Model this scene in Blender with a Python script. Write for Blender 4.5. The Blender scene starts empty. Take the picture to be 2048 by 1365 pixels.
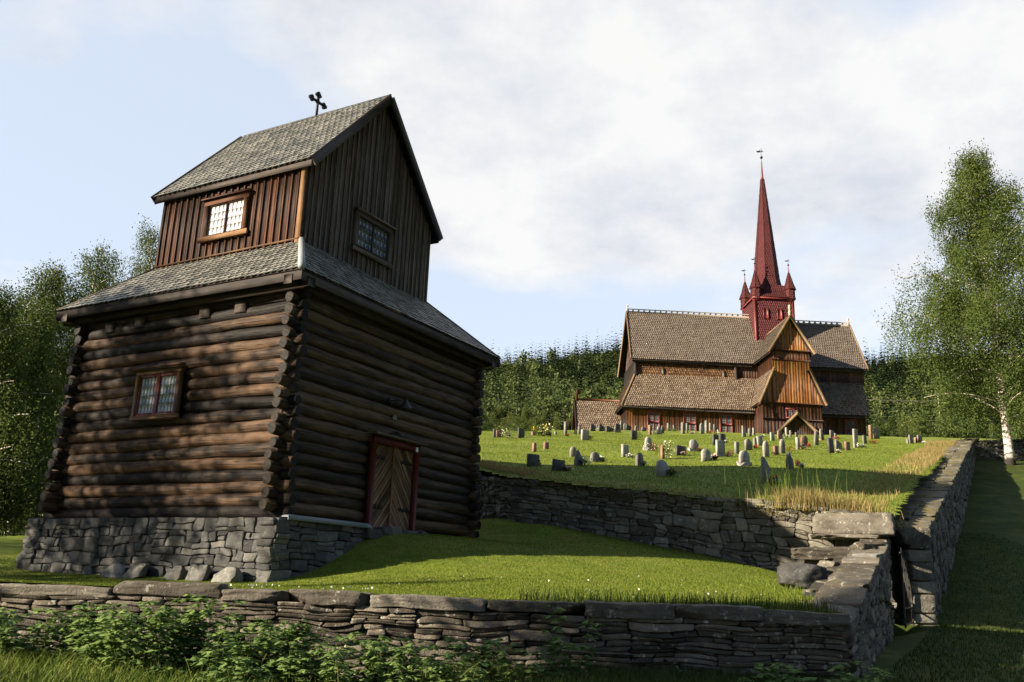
import bpy, math, random
import numpy as np
from mathutils import Vector, Matrix
random.seed(7)
CLOUD_B, PALE = 5.5, 7.9
PI = math.pi
SC = bpy.context.scene
COL = SC.collection
rg = np.random.default_rng(11)
A = np.array

# ------------------------------------------------------------------ camera model
FOC, PIT, ROL = 1784.0, 0.2649, 0.0365
EYE = A([0, 0, 1.6])
cF = A([0, math.cos(PIT), math.sin(PIT)]); cR0 = A([1., 0, 0]); cU0 = A([0, -math.sin(PIT), math.cos(PIT)])
cR = cR0*math.cos(ROL)+cU0*math.sin(ROL); cU = cU0*math.cos(ROL)-cR0*math.sin(ROL)
def ray(px, py): return cF*FOC+cR*(px-1024)+cU*(682.5-py)
def at(px, py, Y):
    d = ray(px, py); return EYE+d*(Y/d[1])

# ------------------------------------------------------------------ noise helpers
def snoise(p, seed=0, oct=3):
    """cheap smooth value noise from sums of sines; p (n,k) -> (n,)"""
    r = np.random.default_rng(seed); p = np.atleast_2d(p); out = np.zeros(len(p)); a = 1.; f = 1.; tot = 0
    for o in range(oct):
        for _ in range(4):
            k = r.normal(size=p.shape[1])*f; out += a*np.sin(p@k*2.2+r.uniform(0, 6.28))/4*1.4
        tot += a; a *= .5; f *= 2.1
    return out/tot

# ------------------------------------------------------------------ mesh builder
class MB:
    def __init__(s): s.V = []; s.n = 0; s.G = {}; s.smooth = False
    def add(s, V, faces, rnd=0., uv=None):
        """V (n,3); faces: list of (m,k) int arrays; uv: list matching faces of (m,k,2)"""
        V = np.asarray(V, float).reshape(-1, 3)
        for i, f in enumerate(faces):
            f = np.asarray(f, int); k = f.shape[1]
            u = np.zeros((len(f), k, 2)) if uv is None or uv[i] is None else np.asarray(uv[i], float)
            r = np.broadcast_to(np.asarray(rnd if not isinstance(rnd, list) else rnd[i], float), (len(f),))
            s.G.setdefault(k, []).append((f+s.n, u, r))
        s.V.append(V); s.n += len(V)
    def build(s, name, mat, parent=None, loc=None, smooth=None, base=0.):
        me = bpy.data.meshes.new(name)
        V = np.concatenate(s.V) if s.V else np.zeros((0, 3))
        if base: V = V-A([0, 0, base])
        if loc is not None: V = V-np.asarray(loc, float)
        L = []; st = []; tt = []; U = []; Rn = []; c = 0
        for k in sorted(s.G):
            for f, u, r in s.G[k]:
                L.append(f.ravel()); U.append(u.reshape(-1, 2)); Rn.append(r)
                st.append(c+np.arange(len(f))*k); tt.append(np.full(len(f), k)); c += f.size
        L = np.concatenate(L); st = np.concatenate(st); tt = np.concatenate(tt)
        me.vertices.add(len(V)); me.vertices.foreach_set('co', V.ravel().astype(np.float32))
        me.loops.add(len(L)); me.loops.foreach_set('vertex_index', L.astype(np.int32))
        me.polygons.add(len(st)); me.polygons.foreach_set('loop_start', st.astype(np.int32))
        try: me.polygons.foreach_set('loop_total', tt.astype(np.int32))
        except Exception: pass
        uvl = me.uv_layers.new(name='uv'); uvl.data.foreach_set('uv', np.concatenate(U).ravel().astype(np.float32))
        at_ = me.attributes.new('rnd', 'FLOAT', 'FACE'); at_.data.foreach_set('value', np.concatenate(Rn).astype(np.float32))
        me.update(calc_edges=True); me.validate()
        if (s.smooth if smooth is None else smooth): me.shade_smooth()
        o = bpy.data.objects.new(name, me); COL.objects.link(o)
        if parent is not None: o.parent = parent
        if loc is not None: o.location = tuple(loc)
        me.materials.append(mat)
        return o

def tag(o, label=None, cat=None, group=None, kind=None):
    if label: o['label'] = label
    if cat: o['category'] = cat
    if group: o['group'] = group
    if kind: o['kind'] = kind
    return o
def thing(name, label, cat, loc=(0, 0, 0), rz=0., group=None):
    o = bpy.data.objects.new(name, None); COL.objects.link(o); o.location = tuple(loc); o.rotation_euler = (0, 0, rz)
    return tag(o, label, cat, group)
def dup(root, loc, rz=0., sc=1., label=None, group=None, tilt=(0, 0)):
    r = root.copy(); COL.objects.link(r); r.location = tuple(loc); r.rotation_euler = (tilt[0], tilt[1], rz)
    r.scale = (sc, sc, sc) if not hasattr(sc, '__len__') else sc
    if label: r['label'] = label
    if group: r['group'] = group
    for ch in list(root.children):
        c = ch.copy(); COL.objects.link(c); c.parent = r
        for g in list(ch.children):
            d = g.copy(); COL.objects.link(d); d.parent = c
    return r

def nrm(v): v = np.asarray(v, float); return v/np.linalg.norm(v)
def extr(mb, pts, nvec, rnd=None, long=None):
    """extrude a planar polygon by nvec, uv in metres with u along `long`"""
    pts = A([np.asarray(p, float) for p in pts]); nvec = np.asarray(nvec, float); k = len(pts)
    if rnd is None: rnd = random.random()
    if long is None:
        e = pts-np.roll(pts, 1, 0); long = e[np.argmax((e**2).sum(1))]
    u = nrm(long); off = A([random.random()*40, random.random()*40])
    V = np.concatenate([pts, pts+nvec])
    n = nrm(nvec)
    def uvf(idx, nn):
        w = np.cross(nn, u); w = w/(np.linalg.norm(w)+1e-9) if np.linalg.norm(w) > .2 else nrm(np.cross(u, n)) if True else w
        P = V[idx]; return np.stack([P@u, P@w], -1)+off
    f1 = np.arange(k)[None]; f2 = (np.arange(k)[::-1]+k)[None]
    side = A([[i, (i+1) % k, (i+1) % k+k, i+k] for i in range(k)])
    us = []
    for q in side:
        e = V[q[1]]-V[q[0]]; nn = np.cross(e, nvec); nn = nn/(np.linalg.norm(nn)+1e-9)
        us.append(uvf(q, nn))
    mb.add(V, [f1, f2, side], rnd, [uvf(f1[0], n)[None], uvf(f2[0], n)[None], A(us)])
def box(mb, c, size, R=None, rnd=None, long=None):
    hx, hy, hz = [q/2 for q in size]; R = np.eye(3) if R is None else R
    P = A([[-hx, -hy, -hz], [hx, -hy, -hz], [hx, hy, -hz], [-hx, hy, -hz]])@R.T+np.asarray(c, float)
    if long is None:
        long = R[:, int(np.argmax(size))]
    extr(mb, P, R@A([0, 0, 2*hz]), rnd, long)
def beam(mb, p0, p1, w, h, up=(0, 0, 1), rnd=None):
    p0 = np.asarray(p0, float); p1 = np.asarray(p1, float); d = nrm(p1-p0); s = np.cross(d, up); s = nrm(s); t = np.cross(s, d)
    P = [p0+s*w/2+t*h/2, p0-s*w/2+t*h/2, p0-s*w/2-t*h/2, p0+s*w/2-t*h/2]
    extr(mb, P, p1-p0, rnd, d)
def tube(mb, path, rad, seg=8, rnd=None, cap=True, caprnd=None):
    path = np.asarray(path, float); n = len(path); rad = np.broadcast_to(np.asarray(rad, float), (n,))
    d = np.gradient(path, axis=0); d /= np.linalg.norm(d, axis=1)[:, None]+1e-9
    ref = A([0, 0, 1.]) if abs(d[0][2]) < .9 else A([1., 0, 0])
    s = np.cross(d, ref); s /= np.linalg.norm(s, axis=1)[:, None]+1e-9; t = np.cross(s, d)
    a = np.arange(seg)/seg*2*PI
    V = (path[:, None]+rad[:, None, None]*(np.cos(a)[None, :, None]*s[:, None]+np.sin(a)[None, :, None]*t[:, None])).reshape(-1, 3)
    i = np.arange(n-1)[:, None]; j = np.arange(seg)[None]; j2 = (j+1) % seg
    F = np.stack([i*seg+j, i*seg+j2, (i+1)*seg+j2, (i+1)*seg+j], -1).reshape(-1, 4)
    ln = np.concatenate([[0], np.cumsum(np.linalg.norm(np.diff(path, axis=0), axis=1))])
    o = random.random()*50; c = float(rad.mean())*2*PI/seg
    iu = np.repeat(np.arange(n-1), seg); jv = np.tile(np.arange(seg), n-1)
    U = np.stack([np.stack([ln[iu]+o, jv*c+o], -1), np.stack([ln[iu]+o, (jv+1)*c+o], -1), np.stack([ln[iu+1]+o, (jv+1)*c+o], -1), np.stack([ln[iu+1]+o, jv*c+o], -1)], 1)
    fs = [F]; us = [U]
    if cap:
        ca = np.stack([np.cos(a), np.sin(a)], -1)*rad[0]
        fs += [np.arange(seg)[None, ::-1], (np.arange(seg)+(n-1)*seg)[None]]; us += [ca[None]+o, ca[None]+o]
    rnd = random.random() if rnd is None else rnd
    mb.add(V, fs, [rnd]+[caprnd if caprnd is not None else rnd]*(len(fs)-1), us)

# rounded-cube template used for stones
def cube_template(n):
    idx = {}; V = []; F = []
    def vid(p):
        k = tuple(np.round(p, 6))
        if k not in idx: idx[k] = len(V); V.append(p)
        return idx[k]
    g = {3: A([-1, -.86, .86, 1.]), 4: A([-1, -.9, 0., .9, 1.]), 6: A([-1, -.93, -.5, 0, .5, .93, 1.]), 8: A([-1, -.93, -.66, -.33, 0, .33, .66, .93, 1.]), 16: A([-1., -.97]+list(np.linspace(-.88, .88, 13))+[.97, 1.])}[n]
    for ax in range(3):
        for sg in (-1, 1):
            for i in range(n):
                for j in range(n):
                    q = []
                    for (a, b) in ((i, j), (i+1, j), (i+1, j+1), (i, j+1)):
                        p = [0, 0, 0]; p[ax] = sg; p[(ax+1) % 3] = g[a]; p[(ax+2) % 3] = g[b]; q.append(vid(p))
                    F.append(q if sg > 0 else q[::-1])
    return A(V, dtype=float), A(F)
CT4 = cube_template(4); CT3 = cube_template(3); CT8 = cube_template(8); CT6 = cube_template(6); CT16 = cube_template(16)
def roundify(V, p):
    m = np.abs(V).max(1); q = (np.abs(V)**p).sum(1)**(1/p); return V*(m/q)[:, None]
RT4 = roundify(CT4[0], 11); RT3 = roundify(CT3[0], 9); RT8 = roundify(CT8[0], 12); RT6 = roundify(CT6[0], 14); RT16 = roundify(CT16[0], 18)
def roughen(V, amp, seed):
    D = .6*np.stack([snoise(V*3.2, seed+k, 2) for k in range(3)], -1)+.55*np.stack([snoise(V*10, seed+9+k, 3) for k in range(3)], -1)
    st = snoise(np.stack([V[:, 2]*26+.5*snoise(V*2, seed+2, 1), V[:, 0]*1.1, V[:, 1]*1.1], -1), seed+31, 2); D[:, :2] += .55*st[:, None]*np.sign(D[:, :2])
    return V+amp*D

def split_rects(L, H, wmax, hmax, asp, rr):
    out = []
    st = [(0., L, 0., H)]
    while st:
        a, b, c, d = st.pop(); w = b-a; h = d-c
        wl = wmax*rr.uniform(.45, 1.25); hl = hmax*rr.uniform(.45, 1.25)
        if w <= wl and h <= hl: out.append((a, b, c, d)); continue
        if (h > hl and (w < wl or h/hl > w/wl*.55)):
            m = c+h*rr.uniform(.32, .68); st += [(a, b, c, m), (a, b, m, d)]
        else:
            m = a+w*rr.uniform(.3, .7); st += [(a, m, c, d), (m, b, c, d)]
    return out
def stone_face(mb, P, n, L, H, wmax, hmax, depth=.25, gap=.012, seed=1, warp=.035, prot=.03, tpl=4, zlo=0., core=None, rough=.013):
    """fill the wall face P(s,v) (s metres, v 0..1) with irregular stones; n = outward normal"""
    rr = np.random.default_rng(seed)
    rects = split_rects(L, H, wmax, hmax, 2., rr)
    T, F = (RT6, CT6[1]) if tpl == 4 else (RT3, CT3[1])
    n = np.asarray(n, float)
    for (a, b, c, d) in rects:
        w = b-a-gap; h = d-c-gap
        if w < .02 or h < .015: continue
        x, y, z = T[:, 0], T[:, 1], T[:, 2]
        # chamfered irregular outline
        k1, k2 = rr.uniform(-.12, .12, 2); sh = rr.uniform(-.12, .12)
        s = (a+b)/2+(x*(1+k1*y)+sh*y*.5*min(1, h/w))*w/2
        v = (c+d)/2+(y*(1+k2*x))*h/2
        ws = snoise(np.stack([s, v*1.6], -1)*1.6, seed+91, 2); wv = snoise(np.stack([s*1.3, v*1.5], -1)*1.6, seed+17, 2)
        s2 = s+warp*ws*1.3; v2 = v+warp*wv*np.minimum(1, np.minimum(v, H-v)*4+.15)
        pr = rr.uniform(-prot, prot)
        off = z*depth/2-depth/2+pr+(z > 0)*(rr.normal(size=1)*.0+x*rr.uniform(-.02, .02)+y*rr.uniform(-.02, .02))
        pos = P(s2, v2/H)
        off = off+.012*snoise(pos*7, seed+int(a*77) % 97, 2)*(z > .2)
        V = pos+n*off[:, None]
        V = roughen(V, rough, seed+int(a*31) % 53)
        mb.add(V, [F], rr.random())
def rock(mb, c, size, R=None, seed=0, tpl='8', cuts=5, rnd=None, flat=.0):
    rr = np.random.default_rng(seed); V = RT16.copy()
    for _ in range(cuts):
        nn = nrm(rr.normal(size=3)*A([1, 1, .8])); d = rr.uniform(.78, 1.12); q = V@nn-d; V = V-np.where(q > 0, q, 0)[:, None]*nn
    V = V*(1+.04*snoise(V*1.6, seed, 3))[:, None]
    V = roughen(V*np.asarray(size, float)/2, .020*min(1., max(size)/.8), seed)
    if R is not None: V = V@R.T
    mb.add(V+np.asarray(c, float), [CT16[1]], rr.random() if rnd is None else rnd)
def rotz(a): c, s = math.cos(a), math.sin(a); return A([[c, -s, 0], [s, c, 0], [0, 0, 1.]])
def rotx(a): c, s = math.cos(a), math.sin(a); return A([[1., 0, 0], [0, c, -s], [0, s, c]])
def roty(a): c, s = math.cos(a), math.sin(a); return A([[c, 0, s], [0, 1., 0], [-s, 0, c]])

def shingles(mb, O, U, Vd, Lu, Lv, w, row, th=.02, lo=None, hi=None, point=.35, over=1.6, seed=0, wob=.012, lift=.0):
    """rows of overlapping pointed shingles on the plane O + u U + v Vd; lo(v),hi(v) bound u"""
    rr = np.random.default_rng(seed); U = np.asarray(U, float); Vd = np.asarray(Vd, float); N = np.cross(U, Vd); N = N/np.linalg.norm(N)
    if N[2] < 0 and abs(N[2]) > 1e-6: N = -N
    nr = max(1, int(round(Lv/row))); row = Lv/nr
    lo = lo or (lambda v: v*0.); hi = hi or (lambda v: v*0.+Lu)
    TU = A([.04, .5, .96, 1., 0.]); TV = A([point, 0., point, 1., 1.])
    us = []; vs = []; ks = []
    for r in range(-0, nr):
        v = r*row; l = float(lo(A(v))); h = float(hi(A(v))); k = np.arange(math.floor(l/w)-1, math.ceil(h/w)+1)
        u = (k+(r % 2)*.5)*w+rr.normal(0, wob*.4, len(k)); m = (u+w > l+.01) & (u < h-.01)
        us.append(u[m]); vs.append(np.full(m.sum(), v))
    u = np.concatenate(us); v = np.concatenate(vs); n = len(u)
    ln = np.minimum(row*over, Lv-v+.001)
    vj = v+rr.normal(0, wob, n)
    uu = u[:, None]+TU[None]*w*.985; vv = vj[:, None]+TV[None]*np.array([1.])*0
    vv = vj[:, None]+np.where(TV < 1, TV*row*.9, 1.)[None]*np.where(TV < 1, 1., 1.)[None]
    vv[:, 3:] = (v+ln)[:, None]
    uu = np.clip(uu, lo(np.clip(vv, 0, Lv))-0*vv, hi(np.clip(vv, 0, Lv))+0*vv)
    up = lift+th*(1-(vv-v[:, None])/(row*over))*1.9+th*.25+rr.uniform(0, th*.5, n)[:, None]
    top = O+uu[..., None]*U+vv[..., None]*Vd+up[..., None]*N
    bot = top-N*th
    V = np.concatenate([top, bot], 1).reshape(-1, 3); b = (np.arange(n)*10)[:, None]
    rn = rr.random(n)
    e = [[0, 1, 6, 5], [1, 2, 7, 6], [2, 3, 8, 7], [4, 0, 5, 9]]
    ut = np.stack([vv*1.0+rn[:, None]*30, uu+rn[:, None]*17], -1)
    fs = [b+np.arange(5)[None]]; uvs = [ut]; rs = [rn]
    for q in e:
        fs.append(b+A(q)[None]); qq = [i % 5 for i in q]; uvs.append(ut[:, qq]); rs.append(rn)
    mb.add(V, fs, rs, uvs)

def boards(mb, O, U, up, L, z0, z1, w=.2, th=.03, bat=.05, bth=.03, seed=0, N=None, skip=()):
    """vertical boards with cover battens; z0/z1 functions of distance; skip: list of (u0,u1,za,zb) openings"""
    rr = np.random.default_rng(seed); U = np.asarray(U, float); O = np.asarray(O, float); up = np.asarray(up, float)
    N = np.cross(U, up) if N is None else np.asarray(N, float)
    n = max(1, int(round(L/w))); w = L/n
    def piece(a, b, t0, t1, off, rnd):
        segs = [(None, None)]
        cuts = [(za, zb) for (u0, u1, za, zb) in skip if (a+b)/2 > u0 and (a+b)/2 < u1]
        lo_a, lo_b, hi_a, hi_b = z0(a), z0(b), z1(a), z1(b)
        rngs = [(lo_a, lo_b, hi_a, hi_b)]
        if cuts:
            za, zb = cuts[0]; rngs = []
            if za > min(lo_a, lo_b): rngs.append((lo_a, lo_b, za, za))
            if zb < max(hi_a, hi_b): rngs.append((zb, zb, hi_a, hi_b))
        for (la, lb, ha, hb) in rngs:
            if ha-la < .01 and hb-lb < .01: continue
            P = [O+U*a+up*la, O+U*b+up*lb, O+U*b+up*hb, O+U*a+up*ha]
            P = [p+N*off for p in P]
            extr(mb, P, N*(t1-t0), rnd, up)
    for i in range(n):
        piece(i*w+.002, (i+1)*w-.002, 0, th, rr.uniform(0, .004), rr.random())
    if bat:
        for i in range(n+1):
            c = min(max(i*w, bat/2), L-bat/2); piece(c-bat/2, c+bat/2, 0, bth, th+.001+rr.uniform(0, .004), rr.random())

# ------------------------------------------------------------------ leaves
def leaf_cloud(mb, P, size, rr, droop=.4, aspect=.55, rnd=None):
    n = len(P); a = rr.normal(size=(n, 3)); a[:, 2] -= droop; a /= np.linalg.norm(a, axis=1)[:, None]
    b = rr.normal(size=(n, 3)); b -= (b*a).sum(1)[:, None]*a; b /= np.linalg.norm(b, axis=1)[:, None]
    s = size*rr.uniform(.65, 1.3, n)[:, None]
    V = np.stack([P, P+a*s*.45+b*s*aspect*.5, P+a*s, P+a*s*.45-b*s*aspect*.5], 1).reshape(-1, 3)
    mb.add(V, [(np.arange(n)*4)[:, None]+np.arange(4)[None]], rr.random(n) if rnd is None else rnd)

def tree_mesh(H, R, nleaf, seed, weep=.8, leaf=.08, h0=.2, nb=60, r0=.25, shape='birch', lean=(0, 0), spread=.5, bark_seg=8, envp=.8, fork=0):
    rr = np.random.default_rng(seed); tm = MB(); tm.smooth = True; cm = MB()
    hh = np.linspace(0, 1, 16); wob = np.cumsum(rr.normal(0, .012*H/14, (16, 2)), 0); wob[0] = 0
    axis = np.stack([lean[0]*hh*H+wob[:, 0]*hh**.5, lean[1]*hh*H+wob[:, 1]*hh**.5, hh*H*.97], -1)
    tube(tm, axis, r0*(1-hh)**.75+.02+r0*.35*np.exp(-hh*40), bark_seg)
    def ax(t): return A([np.interp(t, hh, axis[:, k]) for k in range(3)]).T
    starts = []; dirs = []; lens = []
    for i in range(nb):
        t = h0+(1-h0)*((i+rr.random())/nb)**1.0*.98; tt = (t-h0)/(1-h0)
        if shape == 'birch': env = (1-tt)**envp*min(1, .45+tt*3.2)
        elif shape == 'round': env = math.sqrt(max(.02, 1-(2*tt-.85)**2*.8 if tt < .95 else .2))*(.75 if tt < .1 else 1)
        else: env = (1-tt)**.9
        L = R*env*rr.uniform(.6, 1.12)+.25
        az = i*2.399+rr.normal(0, .3); p0 = ax(t)
        el = math.radians(rr.uniform(25, 55) if shape != 'cone' else rr.uniform(-5, 15)); el += tt*.3
        u = np.linspace(0, 1, 7)[:, None]; d = A([math.cos(az), math.sin(az), 0])
        bend = rr.normal(0, .1, 2)
        path = p0+d*L*u*math.cos(el)*1.1+A([0, 0, 1.])*L*(math.sin(el)*u-.38*u**2)+A([-d[1], d[0], 0])*L*bend[0]*u**2
        tube(tm, path, (r0*.28*(1-t*.6)*(L/(R+.01))**.5)*(1-u[:, 0]*.85)+.006, 5, cap=False)
        ns = max(5, int(26*L/R*spread*2))
        uu = rr.uniform(.15, 1.03, ns)**.8
        base = np.stack([np.interp(uu, u[:, 0], path[:, k]) for k in range(3)], -1)
        sd = rr.normal(size=(ns, 3))*A([1, 1, .45]); sd /= np.linalg.norm(sd, axis=1)[:, None]
        base = base+sd*(L*.30*rr.random(ns)**.7*(1.15-uu*.5))[:, None]
        starts.append(base); lens.append(np.full(ns, 1.)*rr.uniform(.35, 1.25, ns)*weep*(.5+.6*min(1, L/R))); dirs.append(sd)
    S = np.concatenate(starts); Ln = np.concatenate(lens); D = np.concatenate(dirs); k = len(S)
    gap = rr.random(k) < .12; wgt = np.where(gap, .15, 1.)*rr.uniform(.5, 1.5, k); wgt /= wgt.sum()
    idx = rr.choice(k, nleaf, p=wgt); f = rr.random(nleaf)
    P = S[idx]+D[idx]*(.25*Ln[idx]*np.sqrt(f))[:, None]; P[:, 2] -= Ln[idx]*f**1.2
    P += rr.normal(0, 1, (nleaf, 3))*(leaf*1.1+.10*(1-f[:, None])*R*.22)
    cl = rr.random(k)[idx]*.6+rr.random(nleaf)*.4
    leaf_cloud(cm, P, leaf, rr, rnd=cl)
    return tm, cm

def conifer_mesh(H, R, seed, lv=16, per=9, small=False):
    rr = np.random.default_rng(seed); tm = MB(); cm = MB()
    tube(tm, [[0, 0, 0], [0, 0, H*.5], [0, 0, H]], [H*.014, H*.009, .02], 6)
    Vs = []; n = 0; rn = []
    for i in range(lv):
        t = (i+.3*rr.random())/lv; z = H*(.08+.9*t); r = R*(1-t)**.85*rr.uniform(.75, 1.15)+.15
        for j in range(per):
            az = rr.uniform(0, 6.28); d = A([math.cos(az), math.sin(az), 0]); s = A([-d[1], d[0], 0]); L = r*rr.uniform(.7, 1.2)
            p0 = A([0, 0, z]); wd = L*.32+.1
            p1 = p0+d*L*.55+A([0, 0, -L*.12]); p2 = p0+d*L+A([0, 0, -L*.35+.1])
            Vs += [p0, p1+s*wd, p2, p1-s*wd]; rn.append(rr.random())
            if not small:
                Vs += [p0+d*.1*L, p1+A([0, 0, wd*.35]), p2, p1-A([0, 0, wd*1.0])]; rn.append(rr.random())
    V = A(Vs); m = len(V)//4
    cm.add(V, [(np.arange(m)*4)[:, None]+np.arange(4)[None]], A(rn))
    return tm, cm

# ------------------------------------------------------------------ materials
class NT:
    def __init__(s, name):
        s.m = bpy.data.materials.new(name); s.m.use_nodes = True; s.t = s.m.node_tree; s.t.nodes.clear()
        s.out = s.t.nodes.new('ShaderNodeOutputMaterial'); s.b = s.t.nodes.new('ShaderNodeBsdfPrincipled')
        s.t.links.new(s.b.outputs[0], s.out.inputs[0])
    def n(s, typ, **k):
        x = s.t.nodes.new(typ)
        for a, b in k.items(): setattr(x, a, b)
        return x
    def l(s, a, b): s.t.links.new(a, b)
    def val(s, sock, v):
        if isinstance(v, bpy.types.NodeSocket): s.l(v, sock)
        else: sock.default_value = v
    def attr(s, name='rnd'): return s.n('ShaderNodeAttribute', attribute_name=name).outputs['Fac']
    def uv(s): return s.n('ShaderNodeUVMap', uv_map='uv').outputs[0]
    def obj(s): return s.n('ShaderNodeTexCoord').outputs['Object']
    def pos(s): return s.n('ShaderNodeNewGeometry').outputs['Position']
    def map(s, v, scale=(1, 1, 1), loc=(0, 0, 0)):
        m = s.n('ShaderNodeMapping'); s.l(v, m.inputs[0]); m.inputs['Scale'].default_value = scale
        s.val(m.inputs['Location'], loc); return m.outputs[0]
    def noise(s, v, scale, det=4., rough=.6, dist=0.):
        x = s.n('ShaderNodeTexNoise'); s.l(v, x.inputs['Vector']); x.inputs['Scale'].default_value = scale
        x.inputs['Detail'].default_value = det; x.inputs['Roughness'].default_value = rough; x.inputs['Distortion'].default_value = dist
        return x.outputs['Fac']
    def ramp(s, f, st):
        r = s.n('ShaderNodeValToRGB'); s.l(f, r.inputs[0]); e = r.color_ramp.elements
        while len(e) < len(st): e.new(.5)
        for i, (p, c) in enumerate(st):
            e[i].position = p; e[i].color = (*c, 1) if hasattr(c, '__len__') else (c, c, c, 1)
        return r.outputs[0]
    def mix(s, f, a, b, mode='MIX'):
        x = s.n('ShaderNodeMix', data_type='RGBA', blend_type=mode)
        s.val(x.inputs[0], f)
        for k, v in ((6, a), (7, b)):
            if hasattr(v, '__len__') and not isinstance(v, bpy.types.NodeSocket): v = (*v, 1) if len(v) == 3 else v
            s.val(x.inputs[k], v)
        return x.outputs[2]
    def math(s, op, a, b=0., c=0., clamp=False):
        x = s.n('ShaderNodeMath', operation=op, use_clamp=clamp); s.val(x.inputs[0], a); s.val(x.inputs[1], b); s.val(x.inputs[2], c); return x.outputs[0]
    def bump(s, h, st=.5, dist=.02, nrm_=None):
        x = s.n('ShaderNodeBump'); s.l(h, x.inputs['Height']); x.inputs['Strength'].default_value = st; x.inputs['Distance'].default_value = dist
        if nrm_ is not None: s.l(nrm_, x.inputs['Normal'])
        return x.outputs[0]
    def fin(s, col, rough=.8, bump=None, spec=.3, met=0.):
        s.val(s.b.inputs['Base Color'], col if not isinstance(col, tuple) else (*col, 1)); s.val(s.b.inputs['Roughness'], rough)
        s.b.inputs['Specular IOR Level'].default_value = spec; s.b.inputs['Metallic'].default_value = met
        if bump is not None: s.l(bump, s.b.inputs['Normal'])
        return s.m

def wood(name, dark, mid, light, rough=.7, var=.6, grain=28., spec=.3, bumpst=.5, wear=0.):
    t = NT(name); uv = t.uv(); r = t.attr()
    off = t.n('ShaderNodeCombineXYZ'); t.l(t.math('MULTIPLY', r, 37.), off.inputs[0]); t.l(t.math('MULTIPLY', r, 91.), off.inputs[1])
    v = t.n('ShaderNodeVectorMath', operation='ADD'); t.l(uv, v.inputs[0]); t.l(off.outputs[0], v.inputs[1]); v = v.outputs[0]
    g = t.noise(t.map(v, (1.2, grain, 1)), 1., 6, .65, .3); g2 = t.noise(t.map(v, (2.2, 7, 1)), 1., 4, .6)
    f = t.math('ADD', t.math('MULTIPLY', g, .65), t.math('MULTIPLY', g2, .5)); f = t.math('ADD', f, t.math('MULTIPLY', t.math('SUBTRACT', r, .5), var*.35))
    pt = t.noise(t.map(v, (.55, 2.6, 1)), 1., 3, .6); f = t.math('ADD', f, t.math('MULTIPLY', t.math('SUBTRACT', pt, .5), .45))
    c = t.ramp(f, [(.36, dark), (.55, mid), (.76, light)])
    ck = t.ramp(t.noise(t.map(v, (.9, grain*1.7, 1)), 1., 3, .55, .4), [(.30, 1.), (.37, 0.)]); c = t.mix(t.math('MULTIPLY', ck, .85), c, tuple(x*.35 for x in dark))
    h = t.math('SUBTRACT', t.math('ADD', g, t.math('MULTIPLY', g2, .5)), t.math('MULTIPLY', ck, .8))
    return t.fin(c, rough, t.bump(h, bumpst, .02), spec)

M = {}
M['log'] = wood('tarred_log', (.0025, .0018, .0015), (.0090, .0052, .0032), (.100, .056, .029), .65, .9, 30, .2, 1.)
M['logside'] = wood('weathered_log', (.007, .0048, .003), (.032, .020, .010), (.100, .064, .033), .65, .9, 26, .2, 1.)
M['boardred'] = wood('tarred_red_board', (.007, .003, .002), (.022, .008, .004), (.080, .030, .012), .7, .7, 22, .2)
M['boardgrey'] = wood('weathered_board', (.030, .021, .015), (.075, .054, .038), (.15, .115, .085), .8, .8, 24, .2)
M['darkwood'] = wood('dark_board', (.010, .008, .007), (.028, .021, .017), (.06, .046, .036), .7, .5, 22, .25)
M['palewood'] = wood('pale_oak', (.05, .026, .012), (.13, .066, .028), (.22, .12, .055), .7, .8, 22, .2)
M['doorwood'] = wood('door_board', (.035, .019, .010), (.105, .058, .028), (.22, .13, .065), .7, .9, 20, .25)
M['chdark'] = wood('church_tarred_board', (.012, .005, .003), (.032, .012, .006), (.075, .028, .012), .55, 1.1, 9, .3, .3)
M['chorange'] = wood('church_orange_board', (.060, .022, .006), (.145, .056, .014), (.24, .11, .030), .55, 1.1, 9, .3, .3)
M['chedge'] = wood('church_edge_board', (.08, .048, .024), (.15, .095, .05), (.24, .17, .10), .7, .5, 9, .2, .2)

def slate(name, a, b, c, rough=.55, rv=.62):
    t = NT(name); r = t.attr(); n = t.noise(t.map(t.uv(), (14, 3, 1)), 1, 5, .6); n2 = t.noise(t.obj(), 1.1, 3, .5)
    f = t.math('ADD', t.math('ADD', t.math('MULTIPLY', r, rv), (.62-rv)/2), t.math('MULTIPLY', n, .45)); f = t.math('ADD', f, t.math('MULTIPLY', t.math('SUBTRACT', n2, .5), .5))
    col = t.ramp(f, [(.15, a), (.5, b), (.9, c)])
    return t.fin(col, rough, t.bump(n, .4, .01), .4)
M['slate'] = slate('slate_tile', (.105, .108, .095), (.20, .20, .175), (.36, .34, .29), .5)
M['chshingle'] = slate('church_wood_shingle', (.075, .057, .042), (.135, .107, .082), (.22, .182, .145), .75, .24)
M['chshinglelow'] = slate('church_low_shingle', (.075, .048, .028), (.16, .115, .078), (.28, .22, .16), .75, .42)
M['redshingle'] = slate('red_shingle', (.050, .009, .010), (.074, .0135, .0145), (.10, .021, .021), .7, .3)
M['redframe'] = wood('shaded_red_frame', (.035, .007, .006), (.070, .012, .010), (.11, .022, .018), .6, .5, 12, .2, .3)  # darker copy of the red paint, shade of the door side put in
M['redpaint'] = wood('red_paint', (.080, .013, .012), (.135, .021, .019), (.19, .034, .028), .5, .5, 12, .4, .3)

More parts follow.
